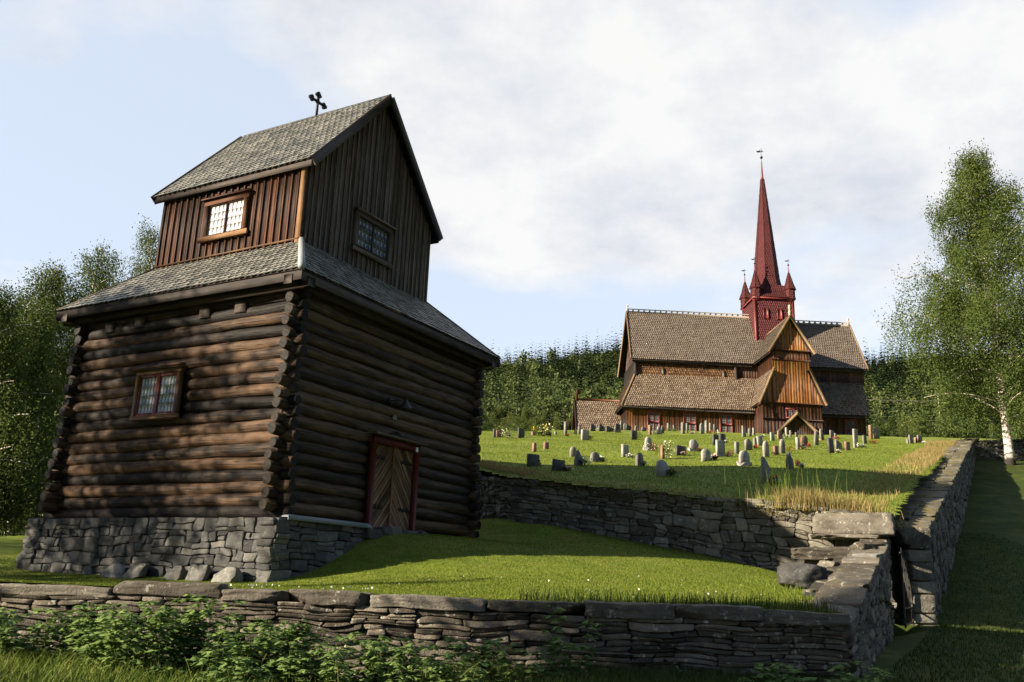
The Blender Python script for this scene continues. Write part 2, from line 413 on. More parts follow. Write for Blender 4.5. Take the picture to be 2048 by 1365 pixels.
def stone(name, a, b, c, lich=.35, strat=22., moss=0., warm=0.):
    t = NT(name); r = t.attr(); p = t.pos()
    off = t.n('ShaderNodeVectorMath', operation='MULTIPLY_ADD'); t.l(p, off.inputs[0]); off.inputs[1].default_value = (1, 1, 1)
    cx = t.n('ShaderNodeCombineXYZ'); t.l(t.math('MULTIPLY', r, 13.), cx.inputs[0]); t.l(t.math('MULTIPLY', r, 7.), cx.inputs[1]); t.l(t.math('MULTIPLY', r, 5.), cx.inputs[2]); t.l(cx.outputs[0], off.inputs[2]); q = off.outputs[0]
    n = t.noise(q, 5., 8, .7); st = t.noise(t.map(q, (3, 3, strat)), 1., 6, .65, .5); fine = t.noise(q, 40., 4, .7)
    f = t.math('ADD', t.math('MULTIPLY', n, .5), t.math('MULTIPLY', st, .3)); f = t.math('ADD', f, t.math('MULTIPLY', r, .32))
    col = t.ramp(f, [(.34, a), (.56, b), (.82, c)])
    l1 = t.noise(q, 9., 5, .75); lm = t.ramp(l1, [(.585, 0.), (.625, 1.)])
    col = t.mix(t.math('MULTIPLY', lm, lich), col, (.46, .44, .37))
    l2 = t.ramp(t.noise(p, 3.1, 5, .7), [(.52, 0.), (.66, 1.)])
    col = t.mix(t.math('MULTIPLY', l2, .45), col, (.052, .042, .030))
    if moss:
        up = t.n('ShaderNodeSeparateXYZ'); t.l(t.n('ShaderNodeNewGeometry').outputs['Normal'], up.inputs[0])
        mm = t.math('MULTIPLY', t.ramp(up.outputs[2], [(.35, 0.), (.75, 1.)]), t.ramp(t.noise(p, 2.4, 5, .7), [(.42, 0.), (.58, 1.)]))
        col = t.mix(t.math('MULTIPLY', mm, moss), col, (.13, .105, .028))
    h = t.math('ADD', t.math('MULTIPLY', st, .8), t.math('ADD', t.math('MULTIPLY', n, .7), t.math('MULTIPLY', fine, .35)))
    return t.fin(col, .85, t.bump(h, 1., .045), .25)
M['stone'] = stone('dry_stone', (.034, .029, .023), (.108, .092, .072), (.27, .235, .185), .75)
M['cap'] = stone('cap_stone', (.042, .036, .029), (.105, .092, .074), (.21, .19, .16), .6, 12, .25)
M['found'] = stone('foundation_stone', (.030, .031, .032), (.080, .081, .080), (.18, .172, .155), .12, 14)
M['midstone'] = stone('rubble_stone', (.050, .046, .038), (.130, .121, .100), (.28, .26, .215), .5, 10, .8)
M['sidestone'] = stone('boundary_stone', (.038, .036, .032), (.092, .088, .077), (.19, .18, .155), .35, 10, .9)
M['rock'] = stone('boulder_stone', (.06, .06, .057), (.14, .138, .128), (.27, .26, .24), .35, 14)
def gstone(name, a, b, c):
    t = NT(name); oi = t.n('ShaderNodeObjectInfo'); q = t.pos(); n = t.noise(q, 6, 6, .7); n2 = t.noise(q, 1.7, 3, .6)
    col = t.ramp(t.math('ADD', t.math('MULTIPLY', n, .6), t.math('MULTIPLY', n2, .5)), [(.35, a), (.55, b), (.75, c)])
    return t.fin(col, .75, t.bump(t.noise(q, 22, 5, .7), .5, .02), .3)
M['gpale'] = gstone('pale_granite', (.14, .132, .12), (.235, .222, .20), (.36, .345, .31))
M['gmid'] = gstone('grey_granite', (.075, .070, .060), (.15, .14, .12), (.25, .235, .205))
M['gdark'] = gstone('dark_granite', (.025, .025, .024), (.060, .058, .052), (.13, .125, .11))
M['gred'] = gstone('reddish_granite', (.10, .052, .035), (.19, .11, .08), (.30, .20, .15))
def flat(name, c, rough=.6, met=0., spec=.3, nz=.25, sc=20.):
    t = NT(name); n = t.noise(t.pos(), sc, 4, .6)
    col = t.mix(n, tuple(x*(1-nz) for x in c), tuple(min(1, x*(1+nz)) for x in c))
    return t.fin(col, rough, t.bump(n, .15, .004), spec, met)
M['iron'] = flat('black_iron', (.016, .015, .014), .55, .6)
M['gateiron'] = flat('grey_iron', (.045, .042, .038), .5, .5)
M['lead'] = flat('lead_sheet', (.26, .28, .28), .5, .2)
M['stripm'] = flat('painted_flashing', (.15, .17, .19), .6, .1)
M['dark'] = flat('dark_gap', (.012, .011, .010), 1., 0, .0)
M['came'] = flat('lead_came', (.20, .205, .21), .6)
M['came2'] = flat('dark_glazing_bar', (.045, .045, .045), .7)
M['hillleaf'] = None
M['white'] = flat('white_enamel', (.75, .75, .73), .5)
M['finial'] = flat('pale_finial', (.42, .34, .28), .7)

def glass(name, a, b, rough=.12, spec=.8):
    t = NT(name); r = t.attr(); col = t.ramp(r, [(0., a), (.5, b), (1., tuple((x+y)/2 for x, y in zip(a, b)))])
    return t.fin(col, rough, t.bump(t.noise(t.pos(), 6, 2, .5), .08, .01), spec)
M['paneA'] = glass('milky_leaded_pane', (.12, .17, .14), (.36, .38, .40), .15)
M['paneB'] = glass('sky_bright_leaded_pane', (.48, .44, .52), (.75, .74, .72), .10, 1.)  # whitish base colour paints the bright sky reflection into the glass
M['paneC'] = glass('dark_leaded_pane', (.030, .036, .050), (.075, .085, .105), .12)
M['paneD'] = glass('church_leaded_pane', (.035, .045, .045), (.085, .10, .10), .45, .2)

def leafm(name, a, b, c=None, trans=.35, rough=.5):
    t = NT(name); r = t.attr(); st = [(0., a), (.75, b)] + ([(1., c)] if c else []); col = t.ramp(r, st)
    t.fin(col, .65, None, .15)
    tr = t.n('ShaderNodeBsdfTranslucent'); mx = t.n('ShaderNodeMixShader'); t.l(t.mix(.0, col, col), tr.inputs[0])
    mx.inputs[0].default_value = trans; t.l(t.b.outputs[0], mx.inputs[1]); t.l(tr.outputs[0], mx.inputs[2]); t.l(mx.outputs[0], t.out.inputs[0])
    return t.m
M['birchleaf'] = leafm('birch_leaves', (.042, .066, .014), (.082, .112, .024), (.14, .155, .042))
M['birchfar'] = leafm('pale_leaves', (.050, .072, .016), (.095, .122, .028), (.15, .16, .045))
M['darkleaf'] = leafm('dark_leaves', (.024, .040, .010), (.048, .070, .016), (.075, .095, .024))
M['conleaf'] = leafm('spruce_needles', (.010, .022, .010), (.038, .062, .022), None, .1)
M['shrubleaf'] = leafm('raspberry_leaves', (.11, .18, .048), (.20, .29, .088), (.33, .37, .12), .35, .5)
M['whitebark'] = None
t = NT('birch_bark'); q = t.pos(); n = t.noise(t.map(q, (2.5, 2.5, 7)), 1, 5, .7); z = t.n('ShaderNodeTexCoord').outputs['Object']; sp = t.n('ShaderNodeSeparateXYZ'); t.l(z, sp.inputs[0])
base = t.ramp(sp.outputs[2], [(0., 0.), (1., 1.)]); bb = t.math('MULTIPLY', t.math('SUBTRACT', .55, sp.outputs[2], clamp=False), .5)
f = t.math('ADD', n, t.math('MAXIMUM', t.math('MULTIPLY', bb, -1.), -.30)) if False else t.math('SUBTRACT', n, t.math('MAXIMUM', bb, 0.))
M['whitebark'] = t.fin(t.ramp(f, [(.38, (.05, .042, .036)), (.46, (.30, .25, .22)), (.52, (.60, .52, .47))]), .8, t.bump(n, .5, .03))
M['bark'] = flat('dark_bark', (.075, .058, .045), .9, nz=.5, sc=6)
M['farbark'] = flat('pale_bark', (.33, .29, .25), .9, nz=.5, sc=6)

def grassm(name, lo, mid, hi, dry=(.17, .13, .045), dryf=.2, bumps=.6, fine=60.):
    t = NT(name); q = t.pos()
    n1 = t.noise(q, .55, 4, .6); n2 = t.noise(q, 4.5, 5, .7); n3 = t.noise(q, fine, 4, .75); n4 = t.noise(t.map(q, (1, 2.6, 1)), 1.3, 5, .65, .6)
    f = t.math('ADD', t.math('MULTIPLY', n1, .3), t.math('MULTIPLY', n2, .3)); f = t.math('ADD', f, t.math('MULTIPLY', n3, .4)); f = t.math('ADD', f, t.math('MULTIPLY', t.math('SUBTRACT', n4, .5), .35))
    col = t.ramp(f, [(.36, lo), (.5, mid), (.64, hi)])
    dm = t.ramp(t.noise(q, 1.1, 5, .7, .4), [(.52, 0.), (.68, 1.)])
    col = t.mix(t.math('MULTIPLY', dm, dryf), col, dry)
    h = t.math('ADD', t.math('MULTIPLY', n3, .5), t.math('ADD', t.math('MULTIPLY', n2, .8), t.math('MULTIPLY', n4, 1.2)))
    return t.fin(col, .9, t.bump(h, bumps, .05), .15)
M['lawn'] = grassm('mown_lawn', (.054, .081, .008), (.112, .150, .013), (.185, .212, .028), dryf=.5, fine=45)
M['yard'] = grassm('churchyard_grass', (.064, .094, .009), (.126, .166, .016), (.195, .222, .032), (.20, .16, .05), .45, 1., 14)
M['meadow'] = grassm('rough_grass', (.020, .032, .005), (.042, .060, .008), (.075, .092, .014), dryf=.25)
M['forestfloor'] = grassm('forest_floor', (.018, .034, .010), (.035, .060, .016), (.075, .10, .026), fine=3.)
def bladem(name, a, b, c, trans=.3): return leafm(name, a, b, c, trans, .5)
M['blade'] = bladem('lawn_blades', (.062, .096, .009), (.130, .172, .016), (.23, .23, .048))
M['tall'] = bladem('long_grass_blades', (.055, .10, .012), (.13, .18, .025), (.24, .24, .07))
M['dry'] = bladem('dry_grass_blades', (.20, .145, .05), (.34, .26, .11), (.12, .14, .03))
M['mossy'] = leafm('moss_and_heath', (.05, .040, .010), (.13, .095, .02), (.22, .16, .03), .1, .9)
for nme, c in dict(red=(.42, .012, .012), white=(.72, .72, .66), pink=(.55, .22, .24), yellow=(.72, .50, .03), purple=(.07, .025, .13), orange=(.62, .10, .02), silver=(.38, .43, .38), darkred=(.14, .012, .018), cream=(.62, .62, .28), bluew=(.42, .46, .60)).items():
    M['f_'+nme] = leafm('blossom_'+nme, tuple(x*.7 for x in c), c, None, .15)

# ------------------------------------------------------------------ house / site geometry
AL = .5148
HC = A([-4.0504, 16., 0]); HL = A([-math.cos(AL), math.sin(AL), 0]); HR = A([math.sin(AL), math.cos(AL), 0])
def hw(s, t, z): return HC+HL*s+HR*t+A([0, 0, z])
WA = A([.05, 23.0]); WB = A([8.15, 19.3])           # retaining wall ends
def lerp(a, b, t): return a+(b-a)*t
def sstep(a, b, x):
    if a > b: return 1-sstep(b, a, x)
    t = np.clip((x-a)/(b-a), 0, 1)
    return t*t*(3-2*t)
BW0 = A([9.32, 20.0]); BW1 = A([25.3, 48.0])       # boundary wall

def z_base(X, Y):
    zr = np.interp(Y, [-200, -40, 0, 7, 11, 17, 20, 26, 33, 40, 46, 48, 55, 80, 100, 120, 140, 200, 300, 400, 500, 700, 1000, 1200, 1800, 3000],
                   [-8, -2, 0, .42, .5, .86, 1.02, 2.65, 4.55, 6.6, 8.5, 8.95, 10.2, 14.5, 15.0, 13.8, 14, 22, 45, 72, 100, 155, 238, 268, 290, 250])
    zl = np.interp(Y, [-200, -40, 0, 7, 11, 17, 30, 45, 60, 100, 140, 200, 300, 400, 500, 700, 1000, 1200, 1800, 3000],
                   [-8, -2, 0, .42, .5, .9, 2.2, 2.6, 4.0, 8.0, 12, 22, 45, 72, 100, 155, 238, 268, 290, 250])
    w = sstep(-12, -3, X+0*Y)*(Y < 60)+sstep(-30, -6, X+0*Y)*(Y >= 60)
    z = zl+(zr-zl)*w
    az = X/np.maximum(Y, 1.); k = np.interp(az, [-.6, -.05, 0, .06, .13, .3, .37, .40, .45, .6], [.9, .97, 1.0, 1.05, 1.10, 1.10, 1.07, 1.08, 1.13, 1.12])
    z = np.where(Y > 200, 22+(z-22)*lerp(1, k, sstep(200, 700, Y)), z)
    big = sstep(200, 500, Y)
    z = z+big*(6*np.sin(X/90.+.6)*np.sin(Y/130.)+3*np.sin(X/37.+Y/61.))
    return z+.06*np.sin(X*.9)*np.sin(Y*.7+1)*(Y < 100)
def z_yard(X, Y):
    z = np.interp(Y, [10, 17, 20, 23, 27, 30, 35, 40, 50, 60, 70, 80, 92, 130], [1.5, 2.8, 3.42, 4.15, 5.1, 5.75, 6.8, 7.8, 9.75, 11.65, 13.5, 15.3, 16.6, 19])+.012*np.maximum(X-9, 0)*sstep(25, 50, Y)
    z = z-.055*np.maximum(0, 9-X)*sstep(45, 80, Y)-.22*np.maximum(0, Y-86)
    nearwall = sstep(4.5, .5, X-(BW0[0]+(Y-BW0[1])*.5597)*1+4.0) if False else 0
    dW = (BW0[0]+(Y-BW0[1])*(BW1[0]-BW0[0])/(BW1[1]-BW0[1]))-X      # distance left of boundary wall
    zw = 3.05+(Y-20)*.2465-.12
    z = np.where((dW < 6) & (Y < 52), lerp(z, np.maximum(z, zw), sstep(6, 0.5, dW)*sstep(52, 46, Y)), z)
    return z+.05*np.sin(X*.55+Y*.3)+.035*np.sin(Y*1.15+X*.22)+.02*np.sin(X*1.7-Y*.8)
CP = A([(-7, 11.2, 1.42), (-3.5, 11.2, 1.40), (0, 11.2, 1.37), (2, 11.2, 1.36), (4.3, 11.3, 1.36), (-12, 11.2, 1.44), (-18, 11.2, 1.45), (-14, 20, 1.75), (-20, 26, 2.2), (-4.1, 15.7, 1.46), (-9.8, 18.9, 1.50), (-6.9, 17.3, 1.47),
        (5.8, 14.3, 1.55), (7, 16.9, 1.45), (7.6, 18.2, 1.12), (8.1, 18.9, 1.05), (6.3, 17.3, 1.62), (5.4, 18.0, 1.84), (6.2, 19.6, 1.9), (3.4, 20.0, 2.36), (.9, 22.1, 3.02), (.0, 23, 3.2), (-1.4, 26, 3.5), (-7, 34, 4.0), (-10, 28, 2.6), (-6, 26, 2.9), (1.5, 14.5, 1.72), (3.5, 16, 1.75), (-1.8, 13.2, 1.50), (-14, 14, 1.45)]
       + [tuple(hw(-.25, t, z)) for t, z in ((.5, 1.60), (1.2, 1.82), (2.0, 2.18), (2.6, 2.45), (3.6, 2.52), (5, 2.56), (6.6, 2.60))]
       + [tuple(hw(-1.4, t, z)) for t, z in ((.3, 1.56), (1.8, 1.90), (3.4, 2.34), (5, 2.48), (6.8, 2.58))]
       + [tuple(hw(-3, t, z)) for t, z in ((.0, 1.55), (3, 2.0), (6, 2.4))] + [tuple(hw(-.2, 8.5, 2.85))])
def _tps():
    P = CP[:, :2]; n = len(P); D = np.linalg.norm(P[:, None]-P[None], axis=2)+1e-9
    K = D**2*np.log(D); K += np.eye(n)*.15; B = np.c_[np.ones(n), P]
    Mx = np.block([[K, B], [B.T, np.zeros((3, 3))]]); return np.linalg.solve(Mx, np.r_[CP[:, 2], 0, 0, 0])
TW = _tps()
def z_lawn(X, Y):
    X = np.asarray(X, float); Y = np.asarray(Y, float); sh = np.broadcast(X, Y).shape; q = np.stack([np.broadcast_to(X, sh).ravel(), np.broadcast_to(Y, sh).ravel()], -1)
    D = np.linalg.norm(q[:, None]-CP[None, :, :2], axis=2)+1e-9
    z = (D**2*np.log(D))@TW[:len(CP)]+TW[len(CP)]+q@TW[len(CP)+1:]
    return z.reshape(sh)
def inpoly(X, Y, poly):
    X = np.asarray(X, float); Y = np.asarray(Y, float); c = np.zeros(np.broadcast(X, Y).shape, bool); n = len(poly)
    for i in range(n):
        x1, y1 = poly[i]; x2, y2 = poly[(i+1) % n]
        if y1 == y2: continue
        m = ((y1 > Y) != (y2 > Y)) & (X < (x2-x1)*(Y-y1)/(y2-y1)+x1); c ^= m
    return c
POLY_L = [(-19, 11.05), (4.0, 11.05), (7.35, 17.3), (8.3, 18.7), (8.2, 19.35), (.1, 23.2), (-1.2, 26.2), (-7, 34.5), (-9, 30), (-14, 30), (-19, 24)]
POLY_Y = [(.0, 22.95), (8.15, 19.25), (8.6, 20.0), (24.5, 48.2), (29, 60), (60, 95), (60, 112), (-14, 112), (-11, 60), (-7.0, 34.6), (-1.25, 26.2)]

def grid_sheet(name, xs, ys, zf, mat, poly=None, label=None):
    X, Y = np.meshgrid(xs, ys); Z = zf(X, Y); mb = MB(); mb.smooth = True
    nx, ny = len(xs), len(ys); i = np.arange(ny-1)[:, None]*nx; j = np.arange(nx-1)[None]
    F = np.stack([i+j, i+j+1, i+j+1+nx, i+j+nx], -1).reshape(-1, 4)
    if poly is not None:
        cx = X.ravel()[F].mean(1); cy = Y.ravel()[F].mean(1); F = F[inpoly(cx, cy, poly)]
    mb.add(np.stack([X.ravel(), Y.ravel(), Z.ravel()], -1), [F], 0.)
    o = mb.build(name, mat); o['kind'] = 'structure'; return o
def axis_pts(*segs):
    out = []
    for a, b, st in segs: out += list(np.arange(a, b-1e-6, st))
    return A(out+[segs[-1][1]])
def z_base2(X, Y):
    z = z_base(X, Y)
    ml = inpoly(X, Y, POLY_L); z = np.where(ml, np.minimum(z, z_lawn(X, Y)-.5), z)
    my = inpoly(X, Y, POLY_Y); z = np.where(my, np.minimum(z, z_yard(X, Y)-.5), z)
    return z
xs = axis_pts((-1600, -300, 50), (-300, -60, 12), (-60, -20, 2), (-20, 36, .5), (36, 70, 2), (70, 300, 11), (300, 1800, 50))
ys = axis_pts((-120, -10, 8), (-10, 6, 1), (6, 60, .5), (60, 120, 1.5), (120, 300, 8), (300, 1300, 20), (1300, 3000, 100))
grid_sheet('ground', xs, ys, z_base2, M['meadow'])
grid_sheet('lower_lawn', np.arange(-19, 8, .2), np.arange(11.05, 35, .2), z_lawn, M['lawn'], POLY_L)
def z_yard2(X, Y): return np.maximum(z_yard(X, Y), np.where(Y > 95, z_base(X, Y)-.6, -99))
grid_sheet('churchyard_lawn', np.arange(-16, 62, .2), np.concatenate([np.arange(16.7, 50, .2), np.arange(50, 112, .5)]), z_yard2, M['yard'], POLY_Y)

# ------------------------------------------------------------------ dry stone walls
def polyP(path, zt, zb):
    path = A(path, dtype=float); seg = np.linalg.norm(np.diff(path, axis=0), axis=1); cum = np.concatenate([[0], np.cumsum(seg)])
    def P(s, v):
        s = np.asarray(s, float); x = np.interp(s, cum, path[:, 0]); y = np.interp(s, cum, path[:, 1])
        m = s < 0; d0 = (path[1]-path[0])/seg[0]; d1 = (path[-1]-path[-2])/seg[-1]
        x = np.where(s < 0, path[0, 0]+d0[0]*s, x); y = np.where(s < 0, path[0, 1]+d0[1]*s, y)
        x = np.where(s > cum[-1], path[-1, 0]+d1[0]*(s-cum[-1]), x); y = np.where(s > cum[-1], path[-1, 1]+d1[1]*(s-cum[-1]), y)
        b = zb(s); return np.stack([x, y, b+(zt(s)-b)*v], -1)
    return P, cum[-1]
def coping(mb, P, L, n, width, th, lmin, lmax, seed, over=.04, rows=1, lift=0., s0=0., wob=.012):
    rr = np.random.default_rng(seed); n = np.asarray(n, float)
    for r in range(rows):
        s = s0+(rr.uniform(-.4, 0) if r else 0)
        while s < L:
            l = min(rr.uniform(lmin, lmax), L-s+.1); c0 = P(A([s+l/2-.05]), 1.)[0]; a = P(A([max(s, 0)]), 1.)[0]; b = P(A([min(s+l, L)]), 1.)[0]
            d = b-a
            if np.linalg.norm(d) < .08: break
            u = nrm(d); side = n-u*(n@u); side = nrm(side); up = np.cross(side, u); up = up if up[2] > 0 else -up
            w = width/rows; R = np.stack([u, side, up], 1); t = th*rr.uniform(.75, 1.25)
            T = RT16.copy()
            for _ in range(4):
                nn = nrm(rr.normal(size=3)*A([1, .8, .5])); q = T@nn-rr.uniform(1.0, 1.25); T = T-np.where(q > 0, q, 0)[:, None]*nn
            T = T*A([l*.99, w*rr.uniform(.93, 1.08), t])/2
            c = (a+b)/2+side*(over-w*(r+.5))+up*(t/2-.015+lift+rr.normal(0, wob))
            V = roughen(T, .020, seed+int(s*13) % 61)@R.T+c
            mb.add(V, [CT16[1]], rr.random()); s += l
def wall(name, label, path, zt, zb, n, mat, wmax, hmax, seed, cap=None, depth=.28, loc=None, tpl=4, warp=.035, prot=.03, core=.7, cat='stone wall', gap=.012):
    P, L = polyP(path, zt, zb); n = np.asarray(n, float); H = float(np.mean([zt(s)-zb(s) for s in np.linspace(0, L, 9)]))
    mb = MB(); mb.smooth = True; stone_face(mb, P, n, L, H, wmax, hmax, depth, gap, seed, warp, prot, tpl)
    cm = MB(); N = 24; ss = np.linspace(0, L, N)
    T0 = P(ss, 1.)-n*.10-A([0, 0, .03]); B0 = P(ss, 0.)-n*.10; T1 = P(ss, 1.)-n*core-A([0, 0, .03]); B1 = P(ss, 0.)-n*core
    V = np.concatenate([B0, T0, T1, B1]); i = np.arange(N-1)
    F = np.concatenate([np.stack([i+a*N, i+1+a*N, i+1+b*N, i+b*N], -1) for a, b in ((0, 1), (1, 2), (2, 3))])
    F = np.concatenate([F, A([[0, N, 2*N, 3*N], [N-1, 2*N-1, 3*N-1, 4*N-1]])]); cm.add(V, [F], .05)
    loc = P(A([L/2]), 0.)[0] if loc is None else loc
    root = thing(name, label, cat, loc)
    mb.build('stonework', mat, root).location = tuple(-A(loc)); cm.build('wall_core', M['rockdark'], root, smooth=False).location = tuple(-A(loc))
    if cap:
        k = MB(); k.smooth = True
        for c in (cap if isinstance(cap, list) else [cap]):
            c = dict(c); cmat = c.pop('mat', M['cap']); coping(k, P, L, n, seed=seed+5, **c)
        k.build('coping', cmat, root).location = tuple(-A(loc))
    return root, P, L
M['rockdark'] = stone('packed_core_stone', (.02, .018, .015), (.045, .04, .033), (.08, .07, .06), .1, 10)

# front wall of the lower lawn
fw, Pf, Lf = wall('stone_wall', 'low dry stone wall of long flat slabs crossing the foreground below the log tower', [(-16, 11), (4.08, 11)], lambda s: 1.31-.005*(s-8)+.012*np.sin(s*1.1)+0*s, lambda s: .18+0*s,
     (0, -1, 0), M['stone'], .85, .125, 21, cap=dict(width=.5, th=.155, lmin=.6, lmax=1.7, over=.025), depth=.34, warp=.045, prot=.022, gap=.006)
# return wall climbing to the gate
rd = nrm(A([3.2, 6.4, 0])); rn = A([rd[1], -rd[0], 0])
wall('stone_wall', 'short rough stone wall climbing from the near corner to the gate with sloping flat cap stones', [(4.12, 11.0), (7.32, 17.4)], lambda s: 1.20+.170*s+0*s, lambda s: .25+.06*s+0*s,
     rn, M['stone'], 1.1, .30, 33, cap=[dict(width=.6, th=.16, lmin=.7, lmax=1.5, over=.02, wob=.012)], depth=.34, core=.9, gap=.006, prot=.03)
# retaining wall
wn = nrm(A([WB[1]-WA[1], -(WB[0]-WA[0]), 0])); wn = wn if wn[1] < 0 else -wn
LM = float(np.linalg.norm(WB-WA))
wall('retaining_wall', 'mossy stone retaining wall holding up the churchyard lawn between log tower and gate', [tuple(WA), tuple(WB)], lambda s: 4.10-(4.10-3.28)*s/LM+.03*np.sin(s*2.1), lambda s: 2.9-(2.9-1.35)*s/LM,
     wn, M['midstone'], .70, .30, 45, cap=[dict(width=.75, th=.08, lmin=.22, lmax=.6, over=.02, rows=2, mat=M['midstone'])], depth=.3, warp=.07, prot=.03, gap=.007)
wall('retaining_wall', 'sunlit end of the stone retaining wall right beside the far corner of the log tower', [(-7, 34.5), (-1.25, 26.3), tuple(WA)], lambda s: 5.6-(5.6-4.10)*s/13.6+0*s, lambda s: 4.0-(4.0-2.9)*s/13.6,
     nrm(A([-.86, -.5, 0])), M['midstone'], .55, .27, 46, cap=[dict(width=.8, th=.10, lmin=.25, lmax=.6, over=.03, rows=2, mat=M['midstone'])], depth=.3, warp=.06)
# churchyard boundary wall on the right
LBW = float(np.linalg.norm(BW1-BW0)); bn = nrm(A([BW1[1]-BW0[1], -(BW1[0]-BW0[0]), 0]))
wall('boundary_wall', 'long stone wall running uphill along the right side of the churchyard to the birch', [tuple(BW0), tuple(BW1)], lambda s: 3.03+(9.93-3.03)*s/LBW+0*s, lambda s: z_base(BW0[0]+(s/LBW)*(BW1[0]-BW0[0])+.5, BW0[1]+(s/LBW)*(BW1[1]-BW0[1]))-.25,
     bn, M['sidestone'], .9, .34, 57, cap=[dict(width=1.05, th=.11, lmin=.35, lmax=1.0, over=.03, rows=2, mat=M['sidestone'])], depth=.35, warp=.07, prot=.05, core=1.1)
wall('boundary_wall', 'far stone wall turning right behind the white birch trunk', [(24.9, 48.3), (47, 50.0)], lambda s: 9.95+.05*s, lambda s: 8.5+.04*s,
     nrm(A([.08, -1, 0])), M['sidestone'], .7, .3, 58, cap=[dict(width=.7, th=.14, lmin=.5, lmax=1.3, over=.03, mat=M['sidestone'])], depth=.35, warp=.07)
# gate pillars
def pillar(name, label, c, ax, size, z0, z1, seed, mat, capd):
    u = nrm(A([ax[0], ax[1], 0])); w = A([-u[1], u[0], 0]); root = thing(name, label, 'gate pillar', (c[0], c[1], z0)); mb = MB(); mb.smooth = True; rr = np.random.default_rng(seed); z = z0-.15
    R = np.stack([u, w, A([0, 0, 1.])], 1)
    while z < z1-.05:
        h = min(rr.uniform(.2, .42), z1-z); T = RT8*A([size[0]*rr.uniform(.95, 1.03), size[1]*rr.uniform(.95, 1.03), h-.012])/2
        V = T@rotz(rr.normal(0, .02)).T@R.T+A([c[0], c[1], z+h/2])+A([rr.normal(0, .012), rr.normal(0, .012), 0]); V += (.012*snoise(V*5, seed+int(z*9), 3))[:, None]
        mb.add(V, [CT8[1]], rr.random()); z += h
    mb.build('stonework', mat, root, base=0).location = (-c[0], -c[1], -z0)
    k = MB(); k.smooth = True; rock(k, (c[0]+capd[3], c[1]+capd[4], z1+capd[2]/2-.01), capd[:3], R, seed+2, cuts=3)
    k.build('cap_stone', M['cap'], root).location = (-c[0], -c[1], -z0)
    return root
pillar('gate_pillar', 'tall square stone pillar on the right of the iron gate with bar shadows across its lit face', (8.92, 19.82), (.98, .06), (.50, .5), .85, 2.72, 5, M['midstone'], (.58, .62, .34, -.03, .05))
pillar('gate_pillar', 'rough stone pillar on the left of the iron gate where the walls meet', (7.12, 17.55), (.45, .89), (.45, .45), .65, 2.52, 6, M['stone'], (.5, .5, .14, 0, 0))
# large blocks and slabs at the corner of the walls
def boulder(lab, c, size, rz, seed, cat='boulder', mat='rock', rx=0., ry=0., cuts=5, group=None, rnd=None):
    mb = MB(); mb.smooth = False; rock(mb, (0, 0, 0), size, rotz(rz)@rotx(rx)@roty(ry), seed, cuts=cuts, rnd=rnd)
    o = mb.build('boulder' if cat == 'boulder' else 'stone_slab', M[mat]); o.location = tuple(c); tag(o, lab, cat, group); return o
boulder('huge pale rectangular block capping the retaining wall beside the gate', (7.43, 19.35, 3.06), (1.6, .8, .46), -.38, 61, 'stone slab', 'cap', cuts=3, rnd=.8)
boulder('thin flat slab bridging the gap below the huge pale block', (7.0, 18.75, 2.76), (1.3, .7, .08), -.38, 62, 'stone slab', 'cap', cuts=2)
boulder('broad tilted slab below the huge pale block left of the gate', (6.3, 17.5, 2.38), (1.5, .85, .20), -.25, 63, 'stone slab', 'cap', .08, -.05, cuts=4)
boulder('dark angular boulder on the lawn edge at the foot of the piled slabs', (4.85, 15.0, 1.86), (.60, .55, .44), .35, 64, 'boulder', 'found', .05, .08, cuts=7, rnd=.1)
boulder('grey slab leaning in the rubble right of the dark angular boulder', (5.5, 15.2, 1.92), (.7, .6, .14), .5, 65, 'stone slab', 'cap', .2, .1)
boulder('smooth pale slab lying on top of the return wall near the gate', (6.30, 15.8, 2.28), (.50, .42, .06), .9, 66, 'stone slab', 'rock', 0, -.08, cuts=2, rnd=.9)
boulder('mossy flat stone behind the near wall corner', (4.5, 12.7, 1.44), (1.0, .6, .16), .6, 67, 'stone slab', 'cap', .02, -.03)
boulder('low brown stone in the grass beside the return wall', (4.75, 14.0, 1.58), (.5, .4, .18), .3, 68, 'boulder', 'cap')
boulder('stone block set on the upper part of the return wall before the left gate pillar', (6.85, 17.2, 2.50), (.75, .45, .16), .5, 69, 'stone slab', 'cap')
boulder('brown flat rubble stone between the return wall and the dark angular boulder', (5.25, 14.6, 1.72), (.55, .45, .14), .1, 85, 'boulder', 'cap', .1, .05)
boulder('thick dark block supporting the broad tilted slab', (6.45, 17.75, 2.0), (1.2, .8, .58), -.3, 88, 'boulder', 'cap')
boulder('small wedge stone in the rubble under the broad tilted slab', (5.8, 16.4, 2.08), (.5, .35, .20), .8, 86, 'boulder', 'cap', .1, .05)
fo = [(.95, .50, .40, .22, 71, 'whitish rounded boulder against the tower foundation, leftmost of the pale pair', 3.35), (0, 0, 0, 0, 0, '', 0)]
for (s, w, h, sd, lab, rn_) in ((3.42, .55, .42, 71, 'whitish rounded boulder leaning on the tower foundation, left of a flat grey one', .95), (2.86, .62, .44, 72, 'flat grey-brown boulder touching the whitish one at the tower foundation', .5),
                                (1.78, .50, .40, 73, 'pale squarish boulder at the tower foundation, left of two brownish ones', .75), (1.20, .56, .44, 74, 'brown stained boulder at the tower foundation, middle of the right-hand three', .4), (.52, .62, .42, 75, 'light rounded boulder nearest the tower foundation corner', .8)):
    c = hw(s, -.44, 1.46+h*.20); boulder(lab, c, (w*.85, .24, h*.68), -AL, sd, rx=-.25, rnd=rn_, cuts=7)
boulder('pale flat boulder in the grass at the far left edge of the churchyard', at(968, 897, 42), (2.2, 1.2, .7), .1, 77, rnd=.9)

